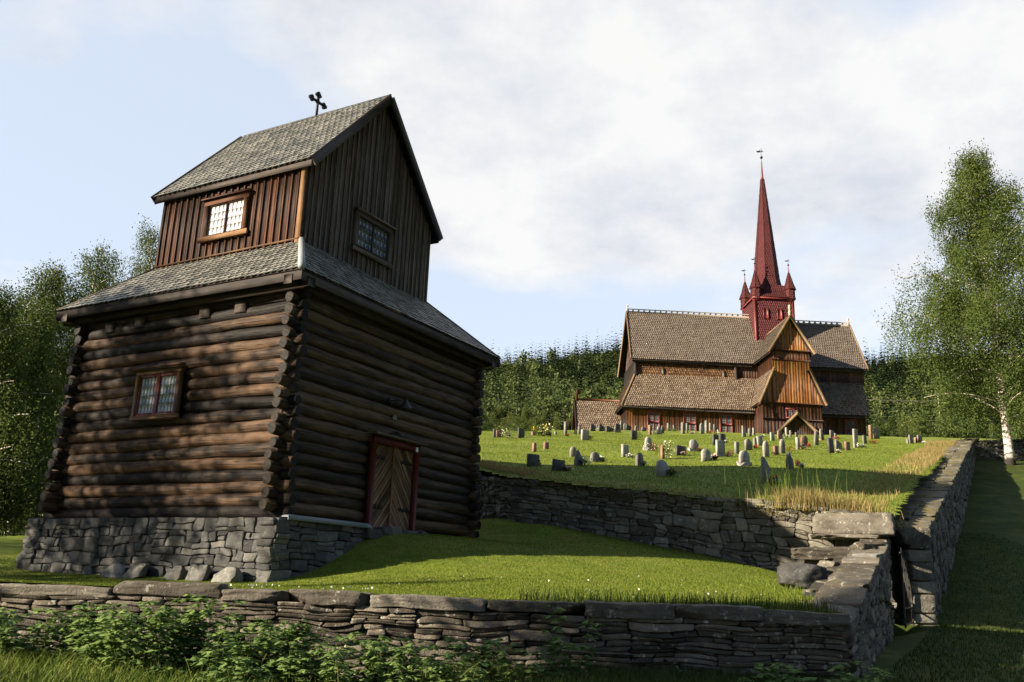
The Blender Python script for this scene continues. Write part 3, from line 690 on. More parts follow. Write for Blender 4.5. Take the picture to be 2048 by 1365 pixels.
# ------------------------------------------------------------------ iron gate (seen almost edge on)
g0 = A([7.80, 18.0, 1.0]); g1 = A([8.62, 19.5, 1.0]); gu = nrm(g1-g0); gl = float(np.linalg.norm(g1-g0)); gz0, gz1 = .98, 2.6
gate = thing('iron_gate', 'narrow wrought iron gate with thin vertical bars and scrolls between the stone pillars', 'gate', g0)
fr = MB(); Z = A([0, 0, 1.])
G = lambda a, z: gu*a+Z*(z-1.0)
for a in (0, gl): beam(fr, G(a, gz0+.05), G(a, gz1-.2 if a == 0 else gz1-.5), .035, .035, up=gu)
for z in (gz0+.12, gz0+.42): beam(fr, G(0, z), G(gl, z), .03, .03)
tp = [G(a, 2.45-.30*(a/gl)**1.2) for a in np.linspace(0, gl, 9)]; tube(fr, tp, .018, 6)
fr.build('gate_frame', M['gateiron'], gate)
for i in range(1, 7):
    a = gl*i/7.; b = MB(); tube(b, [G(a, gz0+.1), G(a, 2.45-.30*(a/gl)**1.2+(.14 if i % 2 else .02))], .007, 6); b.build('gate_bar', M['gateiron'], gate)
for (ca, cz, r) in ((.55, 1.95, .26), (1.25, 1.6, .28)):
    th = np.linspace(0, 4.6*PI/2, 26); rr_ = r*(1-th/th[-1]*.7); b = MB(); tube(b, [G(ca+q*math.cos(k), cz+q*math.sin(k)) for k, q in zip(th, rr_)], .007, 5); b.build('scroll', M['gateiron'], gate)

# ------------------------------------------------------------------ log tower
ZB = 1.46
HCEN = hw(3.15, 3.3, ZB)
house = thing('log_tower', 'dark old log building with a boarded upper storey, slate roofs and stone foundation', 'building', HCEN, -AL)
def Hl(s, t, z): # local coords about centre (x=-s, y=t)
    return A([-(s-3.15), t-3.3, z-ZB])
HA, HB = 6.37, 6.645      # side lengths along left (s) and right (t) faces
LOGH = .2275; NLOG = 19
def log_wall(axis, fixed, L, zoff, openings, name, mat, seed, e0=.12, e1=.12):
    rr = np.random.default_rng(seed); mb = MB(); mb.smooth = True
    for k in range(NLOG):
        z = 2.66+LOGH*k+zoff; ints = [(-e0-rr.uniform(-.04, .06)-.12*max(0, 1-k/10), L+e1+rr.uniform(-.04, .06))]
        for (a, b, za, zb) in openings:
            if z > za and z < zb: ints = [(ints[0][0], a), (b, ints[0][1])]
        rnd = rr.random(); ph = rr.uniform(0, 6); r0 = LOGH*.5*rr.uniform(.99, 1.06); tap = rr.choice([-1, 1])*.010
        for (a, b) in ints:
            n = max(6, int((b-a)/.22)); u = np.linspace(a, b, n)
            dz = .016*np.sin(u*.9+ph)+.006*np.sin(u*3.7+ph*2); dn = .010*np.sin(u*1.3+ph*3)
            rad = r0*(1+.04*np.sin(u*2.1+ph)+.025*np.sin(u*6.1+ph))+tap*(u-L/2)/L
            rad[0] *= .82; rad[-1] *= .82; rad[1] *= .97; rad[-2] *= .97
            if axis == 's': path = [Hl(q, fixed+d, z+w) for q, d, w in zip(u, dn, dz)]
            else: path = [Hl(fixed+d, q, z+w) for q, d, w in zip(u, dn, dz)]
            tube(mb, path, rad*1.05, 14, rnd=rnd, caprnd=-.25)
            ci, cc_ = (1, fixed-3.3) if axis == 's' else (0, 3.15-fixed)
            mb.V[-1][:, ci] = cc_+(mb.V[-1][:, ci]-cc_)*.92
    o = mb.build(name, mat, house)
    me = o.data; at_ = [p for p in me.polygons if len(p.vertices) > 4]
    for p in at_: p.use_smooth = False
    return o
LWIN = (2.82, 4.02, 4.58, 5.42); DOOR = (2.55, 4.08, 2.5, 4.40)
log_wall('s', .11, HA, 0, [LWIN], 'log_wall', M['log'], 1)
log_wall('t', .11, HB, LOGH/2, [DOOR], 'log_wall', M['logside'], 2)
log_wall('s', HB-.11, HA, 0, [], 'log_wall', M['log'], 3)
log_wall('t', HA-.11, HB, LOGH/2, [], 'log_wall', M['log'], 4)
mb = MB()    # dark chinking core behind the logs
for (c, sz) in ((Hl(HA/2, .13, 4.78), (HA, .04, 4.3)), (Hl(HA/2, HB-.13, 4.78), (HA, .04, 4.3)), (Hl(.13, HB/2, 4.78), (.04, HB, 4.3)), (Hl(HA-.13, HB/2, 4.78), (.04, HB, 4.3))): box(mb, c, sz)
mb.build('chinking', M['darkwood'], house)
# beam ends near the top of the left face
for s in (5.33, 4.38, 2.44, 1.46):
    mb = MB(); box(mb, Hl(s, .045, 6.62), (.28, .15, .22), roty(.02)); mb.build('beam_end', M['darkwood'], house)
# foundation
mb = MB(); mb.smooth = True
def fP1(s, v): return np.stack([-(s-3.15)+.26, np.full_like(s, -.20-3.3)-.08*(1-v), (1.25-ZB)+(2.56-1.25)*v], -1)
stone_face(mb, lambda s, v: fP1(s, np.asarray(v)+0*s), (0, -1, 0), 7.0, 1.31, .66, .34, .34, .008, 81, .06, .02)
def fP2(s, v): v = np.asarray(v)+0*s; return np.stack([np.full_like(s, 3.15+.2)+.08*(1-v), s-.28-3.3, (1.25-ZB)+(2.56-1.25)*v], -1)
stone_face(mb, fP2, (1, 0, 0), 7.1, 1.31, .8, .36, .34, .007, 82, .06, .02)
def fP3(s, v): v = np.asarray(v)+0*s; return np.stack([np.full_like(s, -(HA+.25-3.15)), s-.28-3.3, (1.25-ZB)+(2.56-1.25)*v], -1)
stone_face(mb, fP3, (-1, 0, 0), 7.1, 1.31, .75, .36, .34, .012, 83, .05, .03)
mb.build('foundation', M['found'], house)
mb = MB(); box(mb, Hl(HA/2-.0, HB/2, 1.84), (HA+.22, HB+.2, 1.30)); mb.build('foundation_core', M['rockdark'], house)

# skirt roof
ov, ZE, u0, v0, ua, ub, ZU = .374, 7.04, 1.036, 1.0115, 4.384, 4.539, 8.30
SE = [(-ov, -ov), (HA+ov, -ov), (HA+ov, HB+ov), (-ov, HB+ov)]; SU = [(u0, v0), (u0+ua, v0), (u0+ua, v0+ub), (u0, v0+ub)]
skirt = MB(); shm = MB()
for i in range(4):
    a, b = SE[i], SE[(i+1) % 4]; c, d = SU[(i+1) % 4], SU[i]
    Pa, Pb, Pc, Pd = Hl(*a, ZE), Hl(*b, ZE), Hl(*c, ZU), Hl(*d, ZU)
    nn = nrm(np.cross(Pb-Pa, Pd-Pa)); nn = nn if nn[2] > 0 else -nn
    extr(skirt, [Pa-nn*.005, Pb-nn*.005, Pc-nn*.005, Pd-nn*.005], -nn*.05)
    U = nrm(Pb-Pa); Vd = (Pd-Pa)-U*((Pd-Pa)@U); Lv = np.linalg.norm(Vd); Vd /= Lv; Lu = np.linalg.norm(Pb-Pa); dl_ = (Pd-Pa)@U; dr_ = (Pb-Pc)@U
    shingles(shm, Pa, U, Vd, Lu, Lv, .165, .15, .016, lambda v, q=dl_/Lv: v*q, lambda v, q=dr_/Lv, L=Lu: L-v*q, .38, 1.7, seed=i, wob=.008)
sk = skirt.build('skirt_roof', M['darkwood'], house); shm.build('slates', M['slate'], sk)
mb = MB()
for i in range(4):   # fascia and soffit
    a, b = A(SE[i]), A(SE[(i+1) % 4]); ins = .035
    n2 = nrm(A(SE[i])*0+(A([3.18, 3.3])-(a+b)/2)); d2 = nrm(b-a)
    p0, p1 = Hl(*(a+n2*ins+d2*ins*(1 if i % 2 else 0)), ZE-.11), Hl(*(b+n2*ins-d2*ins*(1 if i % 2 else 0)), ZE-.11); beam(mb, p0, p1, .04, .17)
mb.build('fascia', M['darkwood'], house)
mb = MB()
for i in range(4):   # plate logs under the eaves
    a, b = A(SE[i]), A(SE[(i+1) % 4]); n2 = nrm(A([3.18, 3.3])-(a+b)/2); k = .30+.004*i
    beam(mb, Hl(*(a+n2*k), ZE-.17+.003*i), Hl(*(b+n2*k), ZE-.17+.003*i), .20, .18)
mb.build('wall_plate', M['darkwood'], house)
mb = MB(); tube(mb, [Hl(-ov, -ov, ZE)+A([0, 0, .035]), Hl(u0, v0, ZU)+A([0, 0, .05])], [.075, .06], 6); mb.build('hip_flashing', M['lead'], house)
mb = MB(); tube(mb, [Hl(-ov, HB+ov, ZE)+A([0, 0, .03]), Hl(u0, v0+ub, ZU)+A([0, 0, .04])], .025, 6); mb.build('hip_flashing', M['darkwood'], house); mb = MB(); tube(mb, [Hl(HA+ov, -ov, ZE)+A([0, 0, .03]), Hl(u0+ua, v0, ZU)+A([0, 0, .04])], .025, 6); mb.build('hip_flashing', M['darkwood'], house)

# upper storey
ZW, ZEE, ZR = 10.22, 10.076, 12.84; go, eo = .239, .172; HWd = ub/2
slope = (ZR-ZEE)/(HWd+eo)
up_z = lambda t: ZR-.10-abs(t-HWd)*slope
UWL = (2.63-u0, 3.90-u0, 8.74, 9.66); UWR = (2.58-v0, 3.88-v0, 8.72, 9.60)
mb = MB(); boards(mb, Hl(u0, v0, 0), (-1, 0, 0), Z, ua, lambda a: 8.22, lambda a: ZW, .20, .03, .055, .035, 5, N=(0, -1, 0), skip=[UWL]); mb.build('board_wall', M['boardred'], house)
mb = MB(); boards(mb, Hl(u0, v0, 0), (0, 1, 0), Z, ub, lambda a: 8.22, lambda a: up_z(a), .165, .03, .05, .03, 6, N=(1, 0, 0), skip=[UWR]); mb.build('board_wall', M['boardgrey'], house)
mb = MB(); boards(mb, Hl(u0+ua, v0, 0), (0, 1, 0), Z, ub, lambda a: 8.22, lambda a: up_z(a), .165, .03, .05, .03, 7, N=(-1, 0, 0)); mb.build('board_wall', M['boardgrey'], house)
mb = MB(); boards(mb, Hl(u0, v0+ub, 0), (-1, 0, 0), Z, ua, lambda a: 8.22, lambda a: ZW, .20, .03, .055, .035, 8, N=(0, 1, 0)); mb.build('board_wall', M['boardred'], house)
mb = MB(); box(mb, Hl(u0+ua/2, v0+ub/2, 9.2), (ua-.03, ub-.03, 2.0)); extr(mb, [Hl(u0+.02, v0+.05, 10.19), Hl(u0+.02, v0+ub-.05, 10.19), Hl(u0+.02, v0+HWd, ZR-.16)], A([-(ua-.04), 0, 0])); mb.build('inner_wall', M['dark'], house)
for (s, t) in ((u0-.0, v0-.0),):
    mb = MB(); box(mb, Hl(s-.055 if s > 3 else s+.055, t-.05, 9.22), (.13, .06, 1.95)); mb.build('corner_board', M['palewood'], house)
mb = MB(); beam(mb, Hl(u0-.05, v0-.06, ZU+.05), Hl(u0+ua+.05, v0-.06, ZU+.03), .04, .035); mb.build('base_trim', M['palewood'], house)
# main roof
rm = MB(); sh = MB()
for sd in (0, 1):
    te = v0-eo if sd == 0 else v0+ub+eo
    Pa, Pb = Hl(u0-go, te, ZEE), Hl(u0+ua+go, te, ZEE); Pd, Pc = Hl(u0-go, v0+HWd, ZR), Hl(u0+ua+go, v0+HWd, ZR)
    U = nrm(Pb-Pa); Vd = nrm(Pd-Pa); Lv = np.linalg.norm(Pd-Pa); N_ = np.cross(U, Vd); N_ = N_ if N_[2] > 0 else -N_
    extr(rm, [Pa-N_*.004, Pb-N_*.004, Pc-N_*.004-(0 if sd else 0), Pd-N_*.004], -N_*.05, long=U)
    shingles(sh, Pa-Vd*.03, U, Vd, np.linalg.norm(Pb-Pa), Lv+.03, .165, .15, .016, point=.38, over=1.7, seed=20+sd, wob=.008)
rf = rm.build('main_roof', M['darkwood'], house); sh.build('slates', M['slate'], rf)
mb = MB()
for s, o_ in ((u0-go, -.035), (u0+ua+go, .035)):
    for te in (v0-eo, v0+ub+eo):
        p0 = Hl(s+o_*.6, te, ZEE-.07); p1 = Hl(s+o_*.6, v0+HWd, ZR-.07); mb = MB(); beam(mb, p0, p1, .035, .21); mb.build('bargeboard', M['darkwood'], house)
for te, k in ((v0-eo+.03, 0), (v0+ub+eo-.03, 1)):
    mb = MB(); beam(mb, Hl(u0-go+.03, te, ZEE-.09), Hl(u0+ua+go-.03, te, ZEE-.09), .03, .13); mb.build('eaves_board', M['darkwood'], house)
mb = MB(); tube(mb, [Hl(u0-go, v0+HWd, ZR+.02), Hl(u0+ua+go, v0+HWd, ZR+.02)], .022, 6); mb.build('ridge_cap', M['darkwood'], house)
# cross on the ridge
mb = MB(); cs = 3.14; cc = lambda a, z: Hl(cs, v0+HWd+a*1.35, ZR-.05+(z-ZR+.05)*1.12)
tube(mb, [cc(0, ZR-.05), cc(0, ZR+.62)], .032, 8); cz = ZR+.37
for (dx, dz) in ((1, 0), (-1, 0), (0, 1)):
    beam(mb, cc(0, cz), cc(dx*.17, cz+dz*.17), .045, .06, up=(1, 0, 0))
    for (a, b, r) in ((.20, 0, .05), (.165, .04, .042), (.165, -.04, .042)):
        px_, pz_ = (dx*a+(b if dx == 0 else 0)), (dz*a+(b if dz == 0 else 0))
        th = np.linspace(0, 2*PI, 11)[:-1]; extr(mb, [cc(px_+r*math.cos(k), cz+pz_+r*math.sin(k))+A([-.02, 0, 0]) for k in th], A([.04, 0, 0]))
box(mb, cc(0, cz), (.046, .12, .12), rotx(.78)); mb.build('cross', M['iron'], house)

def window(parent, O, U, N, w, h, nx, ny, frame, sash, pane, fw=.10, sw=.035, cells=2, proud=.02, head=True, rows=None, seed=0, cover=.06, came='came', bar=.006):
    """O centre-bottom-left corner of the outer frame, U along, N outward"""
    O = np.asarray(O, float); U = nrm(U); N = nrm(N); rr = np.random.default_rng(seed); R = np.stack([U, -N, Z], 1)
    f = MB(); c = lambda a, z, o: O+U*a+Z*z+N*o
    d = .10
    for (a, z, x, y) in ((fw/2, h/2, fw, h-2*fw), (w-fw/2, h/2, fw, h-2*fw), (w/2, fw/2, w+.06, fw), (w/2, h-fw/2, w+.02, fw)): box(f, c(a, z, proud), (x, d, y), R)
    if head: box(f, c(w/2, h+.02, proud+.03), (w+.16, d+.08, .035), R)
    win = f.build('window', M[frame], parent)
    iw, ih = w-2*fw, h-2*fw; sm = MB(); cw = iw/cells; bm = MB()
    for i in range(cells):
        pm = MB()
        x0 = fw+i*cw
        for (a, z, x, y) in ((x0+sw/2, h/2, sw, ih), (x0+cw-sw/2, h/2, sw, ih), (x0+cw/2, fw+sw/2, cw-2*sw, sw), (x0+cw/2, h-fw-sw/2, cw-2*sw, sw)): box(sm, c(a, z, proud-.0), (x, .05, y), R)
        pw, ph = (cw-2*sw)/nx, (ih-2*sw)/ny
        for r in range(ny):
            for q in range(nx):
                a = x0+sw+(q+.5)*pw; z = fw+sw+(r+.5)*ph; tl = rr.normal(0, .004, 2)
                P = [c(a+sx*pw*.495, z+sz*ph*.495, proud-.012+tl[0]*sx*.02) for sx, sz in ((-1, -1), (1, -1), (1, 1), (-1, 1))]
                extr(pm, P, -N*.004, rr.random())
        for q in range(1, nx): box(bm, c(x0+sw+q*pw, h/2, proud-.008), (bar, .008, ih-2*sw), R)
        for r in range(1, ny): box(bm, c(x0+cw/2, fw+sw+r*ph, proud-.007), (cw-2*sw, .008, bar), R)
        pm.build('pane', M[pane], win, smooth=False)
    sm.build('sash', M[sash], win); bm.build('glazing_bar', M[came], win)
    return win
window(house, Hl(4.08, -.055, 4.50), (1, 0, 0), (0, -1, 0), 1.30, 1.0, 5, 4, 'doorwood', 'redpaint', 'paneA', fw=.075, sw=.055, seed=3)
mb = MB(); beam(mb, Hl(4.2, -.16, 5.53), Hl(2.66, -.16, 5.56), .12, .03); mb.build('window_hood', M['palewood'], house)
window(house, Hl(3.93, v0-.05, 8.70), (1, 0, 0), (0, -1, 0), 1.32, .98, 4, 4, 'boardred', 'boardred', 'paneB', fw=.12, sw=.02, seed=4, bar=.005)
mb = MB(); beam(mb, Hl(4.02, v0-.12, 8.74), Hl(2.52, v0-.12, 8.74), .04, .11); mb.build('window_sill', M['palewood'], house)
window(house, Hl(u0-.05, 2.56, 8.68), (0, 1, 0), (1, 0, 0), 1.34, .94, 4, 3, 'boardgrey', 'darkwood', 'paneC', fw=.11, sw=.025, seed=5)
mb = MB(); beam(mb, Hl(u0-.12, 2.5, 9.63), Hl(u0-.12, 3.98, 9.63), .13, .05); mb.build('window_hood', M['boardgrey'], house)
mb = MB(); beam(mb, Hl(u0-.10, 2.5, 8.70), Hl(u0-.10, 3.98, 8.70), .05, .10); mb.build('window_sill', M['boardgrey'], house)
# double door
dx0, dx1, dz0, dz1 = 2.50, 4.13, 2.58, 4.42
mb = MB(); fwid = .10
for (p0, p1, w_, h_) in ((Hl(-.03, dx0+fwid/2, dz0), Hl(-.03, dx0+fwid/2, dz1-.13), .13, .12), (Hl(-.03, dx1-fwid/2, dz0), Hl(-.03, dx1-fwid/2, dz1-.13), .13, .12)): beam(mb, p0, p1, .14, fwid, up=(0, 1, 0)) if False else beam(mb, p0, p1, .10, .14, up=(1, 0, 0))
beam(mb, Hl(-.03, dx0, dz1-.065), Hl(-.03, dx1, dz1-.065), .14, .13); beam(mb, Hl(-.05, dx0+.05, dz0-.03), Hl(-.05, dx1-.05, dz0-.03), .16, .09)
dfm = mb.build('door_frame', M['redframe'], house)
mb = MB(); beam(mb, Hl(-.13, dx0-.14, dz1+.035), Hl(-.13, dx1+.10, dz1+.035), .26, .025); mb.build('door_hood', M['boardgrey'], house)
mid = (dx0+dx1)/2
for side in (0, 1):
    a0, a1 = (dx0+fwid, mid-.008) if side == 0 else (mid+.008, dx1-fwid); zb_, zt_ = dz0+.03, dz1-.135
    mb = MB(); rr = np.random.default_rng(40+side); dirv = A([0, .62, .78]) if side == 0 else A([0, -.62, .78])
    wq = .085; pn = A([0, -dirv[2], dirv[1]]) if side == 0 else A([0, dirv[2], -dirv[1]]);
    # clipped diagonal planks
    def clip(poly, f):
        out = []
        for i in range(len(poly)):
            p, q = poly[i], poly[(i+1) % len(poly)]; fp, fq = f(p), f(q)
            if fp >= 0: out.append(p)
            if fp*fq < 0: out.append(p+(q-p)*fp/(fp-fq))
        return out
    base = A([0, a0 if side == 0 else a1, zb_]); kk = np.arange(-34, 34)
    for k in kk:
        c = A([0, (a0+a1)/2, (zb_+zt_)/2])+pn*(k*wq)
        poly = [c-dirv*4-pn*(wq/2-.003), c+dirv*4-pn*(wq/2-.003), c+dirv*4+pn*(wq/2-.003), c-dirv*4+pn*(wq/2-.003)]
        for f in (lambda p: p[1]-a0, lambda p: a1-p[1], lambda p: p[2]-zb_, lambda p: zt_-p[2]):
            poly = clip(poly, f)
            if len(poly) < 3: break
        if len(poly) >= 3:
            extr(mb, [Hl(.04, p[1], p[2]) for p in poly], A([.03+rr.uniform(0, .008), 0, 0]), rr.random(), A([0, dirv[1], dirv[2]]))
    leaf = mb.build('door_leaf', M['doorwood'] if side == 0 else M['doorwood2'] if 'doorwood2' in M else M['doorwood'], house)
    for zz in (dz0+.42, dz1-.42):
        mb = MB(); hy = a0 if side == 0 else a1; sg = 1 if side == 0 else -1
        beam(mb, Hl(-.005, hy+sg*.02, zz), Hl(-.005, hy+sg*.42, zz-.01*sg), .012, .035)
        for q in (.12, .25, .38): tube(mb, [Hl(-.012, hy+sg*(q+.045*math.cos(k)), zz+.035*math.sin(k)+.02) for k in np.linspace(0, 5, 9)], .009, 5)
        mb.build('hinge', M['iron'], leaf)
mb = MB(); beam(mb, Hl(-.01, mid, dz0+.03), Hl(-.01, mid, dz1-.13), .045, .03, up=(1, 0, 0)); mb.build('astragal', M['palewood'], house)
mb = MB(); box(mb, Hl(-.12, 3.98, dz1-.09), (.03, .07, .10)); mb.build('alarm_sensor', M['white'], house)
mb = MB(); th = np.linspace(0, PI, 12); extr(mb, [Hl(-.02, 3.32+.2*math.cos(k), dz1+.05+.16*math.sin(k)) for k in th], A([.03, 0, 0])); mb.build('arch_relief', M['darkwood'], house)
mb = MB(); box(mb, Hl(-.03, 3.22, 4.92), (.02, .12, .10)); mb.build('small_plate', M['gmid'], house)
# lamp
lm = MB(); tube(lm, [Hl(.0, 3.02, 5.24), Hl(-.05, 3.02, 5.24)], .07, 12); tube(lm, [Hl(-.04, 3.02, 5.24), Hl(-.16, 3.14, 5.27), Hl(-.22, 3.30, 5.27)], .012, 8)
lamp = lm.build('wall_lamp', M['iron'], house); mb = MB(); tube(mb, [Hl(-.22, 3.33, 5.31), Hl(-.22, 3.33, 5.26), Hl(-.22, 3.33, 5.14), Hl(-.22, 3.33, 5.10)], [.03, .05, .125, .13], 16); mb.build('lamp_shade', M['darkwood'] if False else M['gateiron'], lamp)
# flashing along the base of the right face and drain pipe
mb = MB(); beam(mb, Hl(-.17, .02, 2.60), Hl(-.17, 2.30, 2.60), .24, .035); beam(mb, Hl(-.30, .0, 2.58), Hl(-.30, 2.32, 2.58), .015, .09); mb.build('base_flashing', M['stripm'], house)
mb = MB(); tube(mb, [Hl(-.30, 2.12, 2.57), Hl(-.31, 2.33, 2.56), Hl(-.31, 2.37, 2.50), Hl(-.31, 2.37, 2.30)], .032, 8); mb.build('drain_pipe', M['stripm'], house)
mb = MB(); box(mb, Hl(-.36, 2.42, 2.20), (.02, .05, .15)); mb.build('white_marker', M['white'], house)
mb = MB(); mb.smooth = True
for k in range(6): rock(mb, Hl(-.24-.05*(k % 2), 2.45+k*.30, 2.44+.04*(k % 3)), (.35, .36, .2), None, 90+k)
mb.build('door_step', M['found'], house)

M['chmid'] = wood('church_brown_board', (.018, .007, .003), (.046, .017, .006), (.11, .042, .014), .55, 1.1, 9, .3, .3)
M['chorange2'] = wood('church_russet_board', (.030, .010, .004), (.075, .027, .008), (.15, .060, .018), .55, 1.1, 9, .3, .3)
M['chorangesh'] = slate('church_russet_shingle', (.035, .015, .006), (.090, .042, .015), (.17, .09, .035), .6)
M['hillleaf'] = leafm('hillside_leaves', (.030, .048, .016), (.092, .118, .034), (.16, .175, .055))
M['chcrest'] = flat('crest_wood', (.20, .17, .13), .7)
M['yardblade'] = bladem('churchyard_blades', (.068, .103, .010), (.140, .182, .018), (.24, .235, .055))
M['darktall'] = bladem('shaded_grass_blades', (.022, .042, .007), (.048, .078, .012), (.09, .10, .03))  # darker copy of the long grass with shade put into its colour

# ------------------------------------------------------------------ stave church
CB = 15.0
CO = A([10.2, 80.0, CB])
church = thing('stave_church', 'old brown wooden church with steep shingled roofs and a slender red spire', 'church', CO, math.radians(2))
def Cl(s, t, z): return A([s, t, z-CB])
TC = 6.1
def gable_roof(parent, s0, s1, tr, ze, zr, hw_, axis='s', c=TC, mat='chshingle', w=.19, row=.26, seed=0, name='roof', sides=(0, 1), ends=(True, True), s0b=None, s1b=None, board='chedge', ry=.02):
    """ridge along axis ('s' or 't'); hw_ half width, c centre coordinate; s0b/s1b ridge end coordinates"""
    rm = MB(); sh = MB(); s0b = s0 if s0b is None else s0b; s1b = s1 if s1b is None else s1b
    for sd in sides:
        e = c-hw_ if sd == 0 else c+hw_
        P = (lambda a, b, z: Cl(a, b, z)) if axis == 's' else (lambda a, b, z: Cl(b, a, z))
        Pa, Pb, Pd, Pc = P(s0, e, ze), P(s1, e, ze), P(s0b, c, zr), P(s1b, c, zr)
        U = nrm(Pb-Pa); q = Pd-Pa; Vd = q-U*(q@U); Lv = np.linalg.norm(Vd); Vd /= Lv; N_ = np.cross(U, Vd); N_ = N_ if N_[2] > 0 else -N_
        extr(rm, [Pa-N_*.01, Pb-N_*.01, Pc-N_*.01, Pd-N_*.01], -N_*.09, long=U)
        dl_, dr_ = q@U, (Pb-Pc)@U; L = np.linalg.norm(Pb-Pa)
        shingles(sh, Pa, U, Vd, L, Lv, w, row, .035, lambda v, k=dl_/Lv: v*k, lambda v, k=dr_/Lv, L=L: L-v*k, .45, 1.5, seed=seed+sd, wob=ry)
    r = rm.build(name, M['darkwood'], parent, loc=None); sh.build('shingles', M[mat], r)
    P = (lambda a, b, z: Cl(a, b, z)) if axis == 's' else (lambda a, b, z: Cl(b, a, z))
    for k, (a, b, on) in enumerate(((s0, s0b, ends[0]), (s1, s1b, ends[1]))):
        if on:
            for sd in sides:
                e = c-hw_ if sd == 0 else c+hw_; m = MB(); o = -.04 if k == 0 else .04
                beam(m, P(a+o, e, ze+.02), P(b+o, c, zr+.05), .09, .24); m.build('bargeboard', M[board], r)
    return r
church_z = lambda z: z
# walls
def cbox(name, a, b, mat='chdark'):
    m = MB(); box(m, (Cl(*a)+Cl(*b))/2, np.abs(A(b)-A(a)).tolist()); return m.build(name, M[mat], church)
cbox('inner_wall', (.68, .68, 13.6), (22.75, 11.5, 17.9), 'darkwood'); cbox('inner_wall', (1.8, 2.75, 17), (23.8, 9.45, 22.8), 'darkwood')
def cboards(name, s0, s1, t, z0, z1, mat, w=.27, seed=0, axis='s', N=None, bat=.07, skip=()):
    m = MB(); f0 = z0 if callable(z0) else (lambda a: z0); f1 = z1 if callable(z1) else (lambda a: z1)
    if axis == 's': O, U, NN = A([s0, t, -CB]), (1, 0, 0), (0, -1, 0)
    else: O, U, NN = A([t, s0, -CB]), (0, 1, 0), N
    boards(m, O, U, Z, s1-s0, f0, f1, w, .04, bat, .03, seed, N=NN, skip=skip); return m.build(name, M[mat], church)
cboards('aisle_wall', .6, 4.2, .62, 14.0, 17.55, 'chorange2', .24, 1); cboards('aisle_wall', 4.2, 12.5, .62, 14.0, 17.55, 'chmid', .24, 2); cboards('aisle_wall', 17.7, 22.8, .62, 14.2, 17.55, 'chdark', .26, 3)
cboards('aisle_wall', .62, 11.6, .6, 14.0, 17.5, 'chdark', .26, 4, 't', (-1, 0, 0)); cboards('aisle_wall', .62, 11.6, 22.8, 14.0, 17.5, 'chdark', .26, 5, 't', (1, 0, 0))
# clerestory with shingle cladding
m = MB(); shingles(m, Cl(1.7, 2.68, 20.9), A([1., 0, 0]), A([0, .0001, 1.]), 9.9, 1.75, .16, .24, .03, point=.45, over=1.5, seed=9)
m.V = [v for v in m.V]; cl = m.build('clerestory_shingles', M['chorangesh'], church)
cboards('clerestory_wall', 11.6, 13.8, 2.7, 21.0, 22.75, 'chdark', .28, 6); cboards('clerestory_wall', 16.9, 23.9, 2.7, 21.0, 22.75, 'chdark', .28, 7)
for s in (1.75, 11.4): m = MB(); box(m, Cl(s, 2.56, 21.9), (.30, .26, 1.9)); m.build('corner_post', M['darkwood'], church)
for s in (4.40, 10.25):
    m = MB(); box(m, Cl(s, 2.60, 21.6), (.26, .08, .62)); w_ = m.build('window', M['palewood'], church); m = MB(); box(m, Cl(s, 2.555, 21.6), (.16, .02, .5)); m.build('pane', M['paneD'], w_)
# west gable wall of nave and east gable
m = MB(); extr(m, [Cl(1.9, 2.75, 22.4), Cl(1.9, 9.45, 22.4), Cl(1.9, TC, 27.9)], (.2, 0, 0)); m.build('gable_wall', M['chdark'], church)
m = MB(); extr(m, [Cl(23.85, 2.75, 22.4), Cl(23.85, 9.45, 22.4), Cl(23.85, TC, 27.5)], (-.2, 0, 0)); m.build('gable_wall', M['chdark'], church)
nave = gable_roof(church, 1.28, 15.4, TC, 22.58, 28.40, 3.95, seed=1, name='nave_roof', s0b=1.5, ends=(True, False))
chan = gable_roof(church, 15.4, 24.1, TC, 22.55, 28.02, 3.95, seed=3, name='chancel_roof', s1b=24.3, ends=(False, True))
# aisle roofs, hipped at the west end
rm = MB(); sh = MB()
def plane(Pa, Pb, Pc, Pd, w=.19, row=.25, seed=0, sh=sh, rm=rm, up=None):
    U = nrm(Pb-Pa); q = Pd-Pa; Vd = q-U*(q@U); Lv = np.linalg.norm(Vd); Vd /= Lv; N_ = np.cross(U, Vd); N_ = N_ if N_[2] > 0 else -N_
    extr(rm, [Pa-N_*.01, Pb-N_*.01, Pc-N_*.01, Pd-N_*.01], -N_*.09, long=U); L = np.linalg.norm(Pb-Pa); dl_, dr_ = q@U, (Pb-Pc)@U
    shingles(sh, Pa, U, Vd, L, Lv, w, row, .035, lambda v: v*dl_/Lv, lambda v: L-v*dr_/Lv, .45, 1.5, seed=seed, wob=.02)
plane(Cl(0, 0, 17.56), Cl(12.3, 0, 17.60), Cl(13.5, 2.62, 21.2), Cl(1.72, 2.62, 21.2), seed=31)
plane(Cl(0, 12.2, 17.56), Cl(0, 0, 17.56), Cl(1.72, 2.62, 21.2), Cl(1.72, 9.6, 21.2), seed=32)
plane(Cl(24, 12.2, 17.56), Cl(0, 12.2, 17.56), Cl(1.72, 9.6, 21.2), Cl(24, 9.6, 21.2), seed=33)
ar = rm.build('aisle_roof', M['darkwood'], church); sh.build('shingles', M['chshinglelow'], ar)
m = MB(); beam(m, Cl(0, 0, 17.62), Cl(1.72, 2.62, 21.28), .16, .12); m.build('hip_board', M['chedge'], ar)
rm2 = MB(); sh2 = MB(); plane(Cl(16.9, 0, 17.55), Cl(23.0, 0, 17.58), Cl(23.75, 2.62, 21.2), Cl(16.8, 2.62, 21.2), seed=34, sh=sh2, rm=rm2)
ar2 = rm2.build('aisle_roof', M['darkwood'], church); sh2.build('shingles', M['chshinglelow'], ar2)
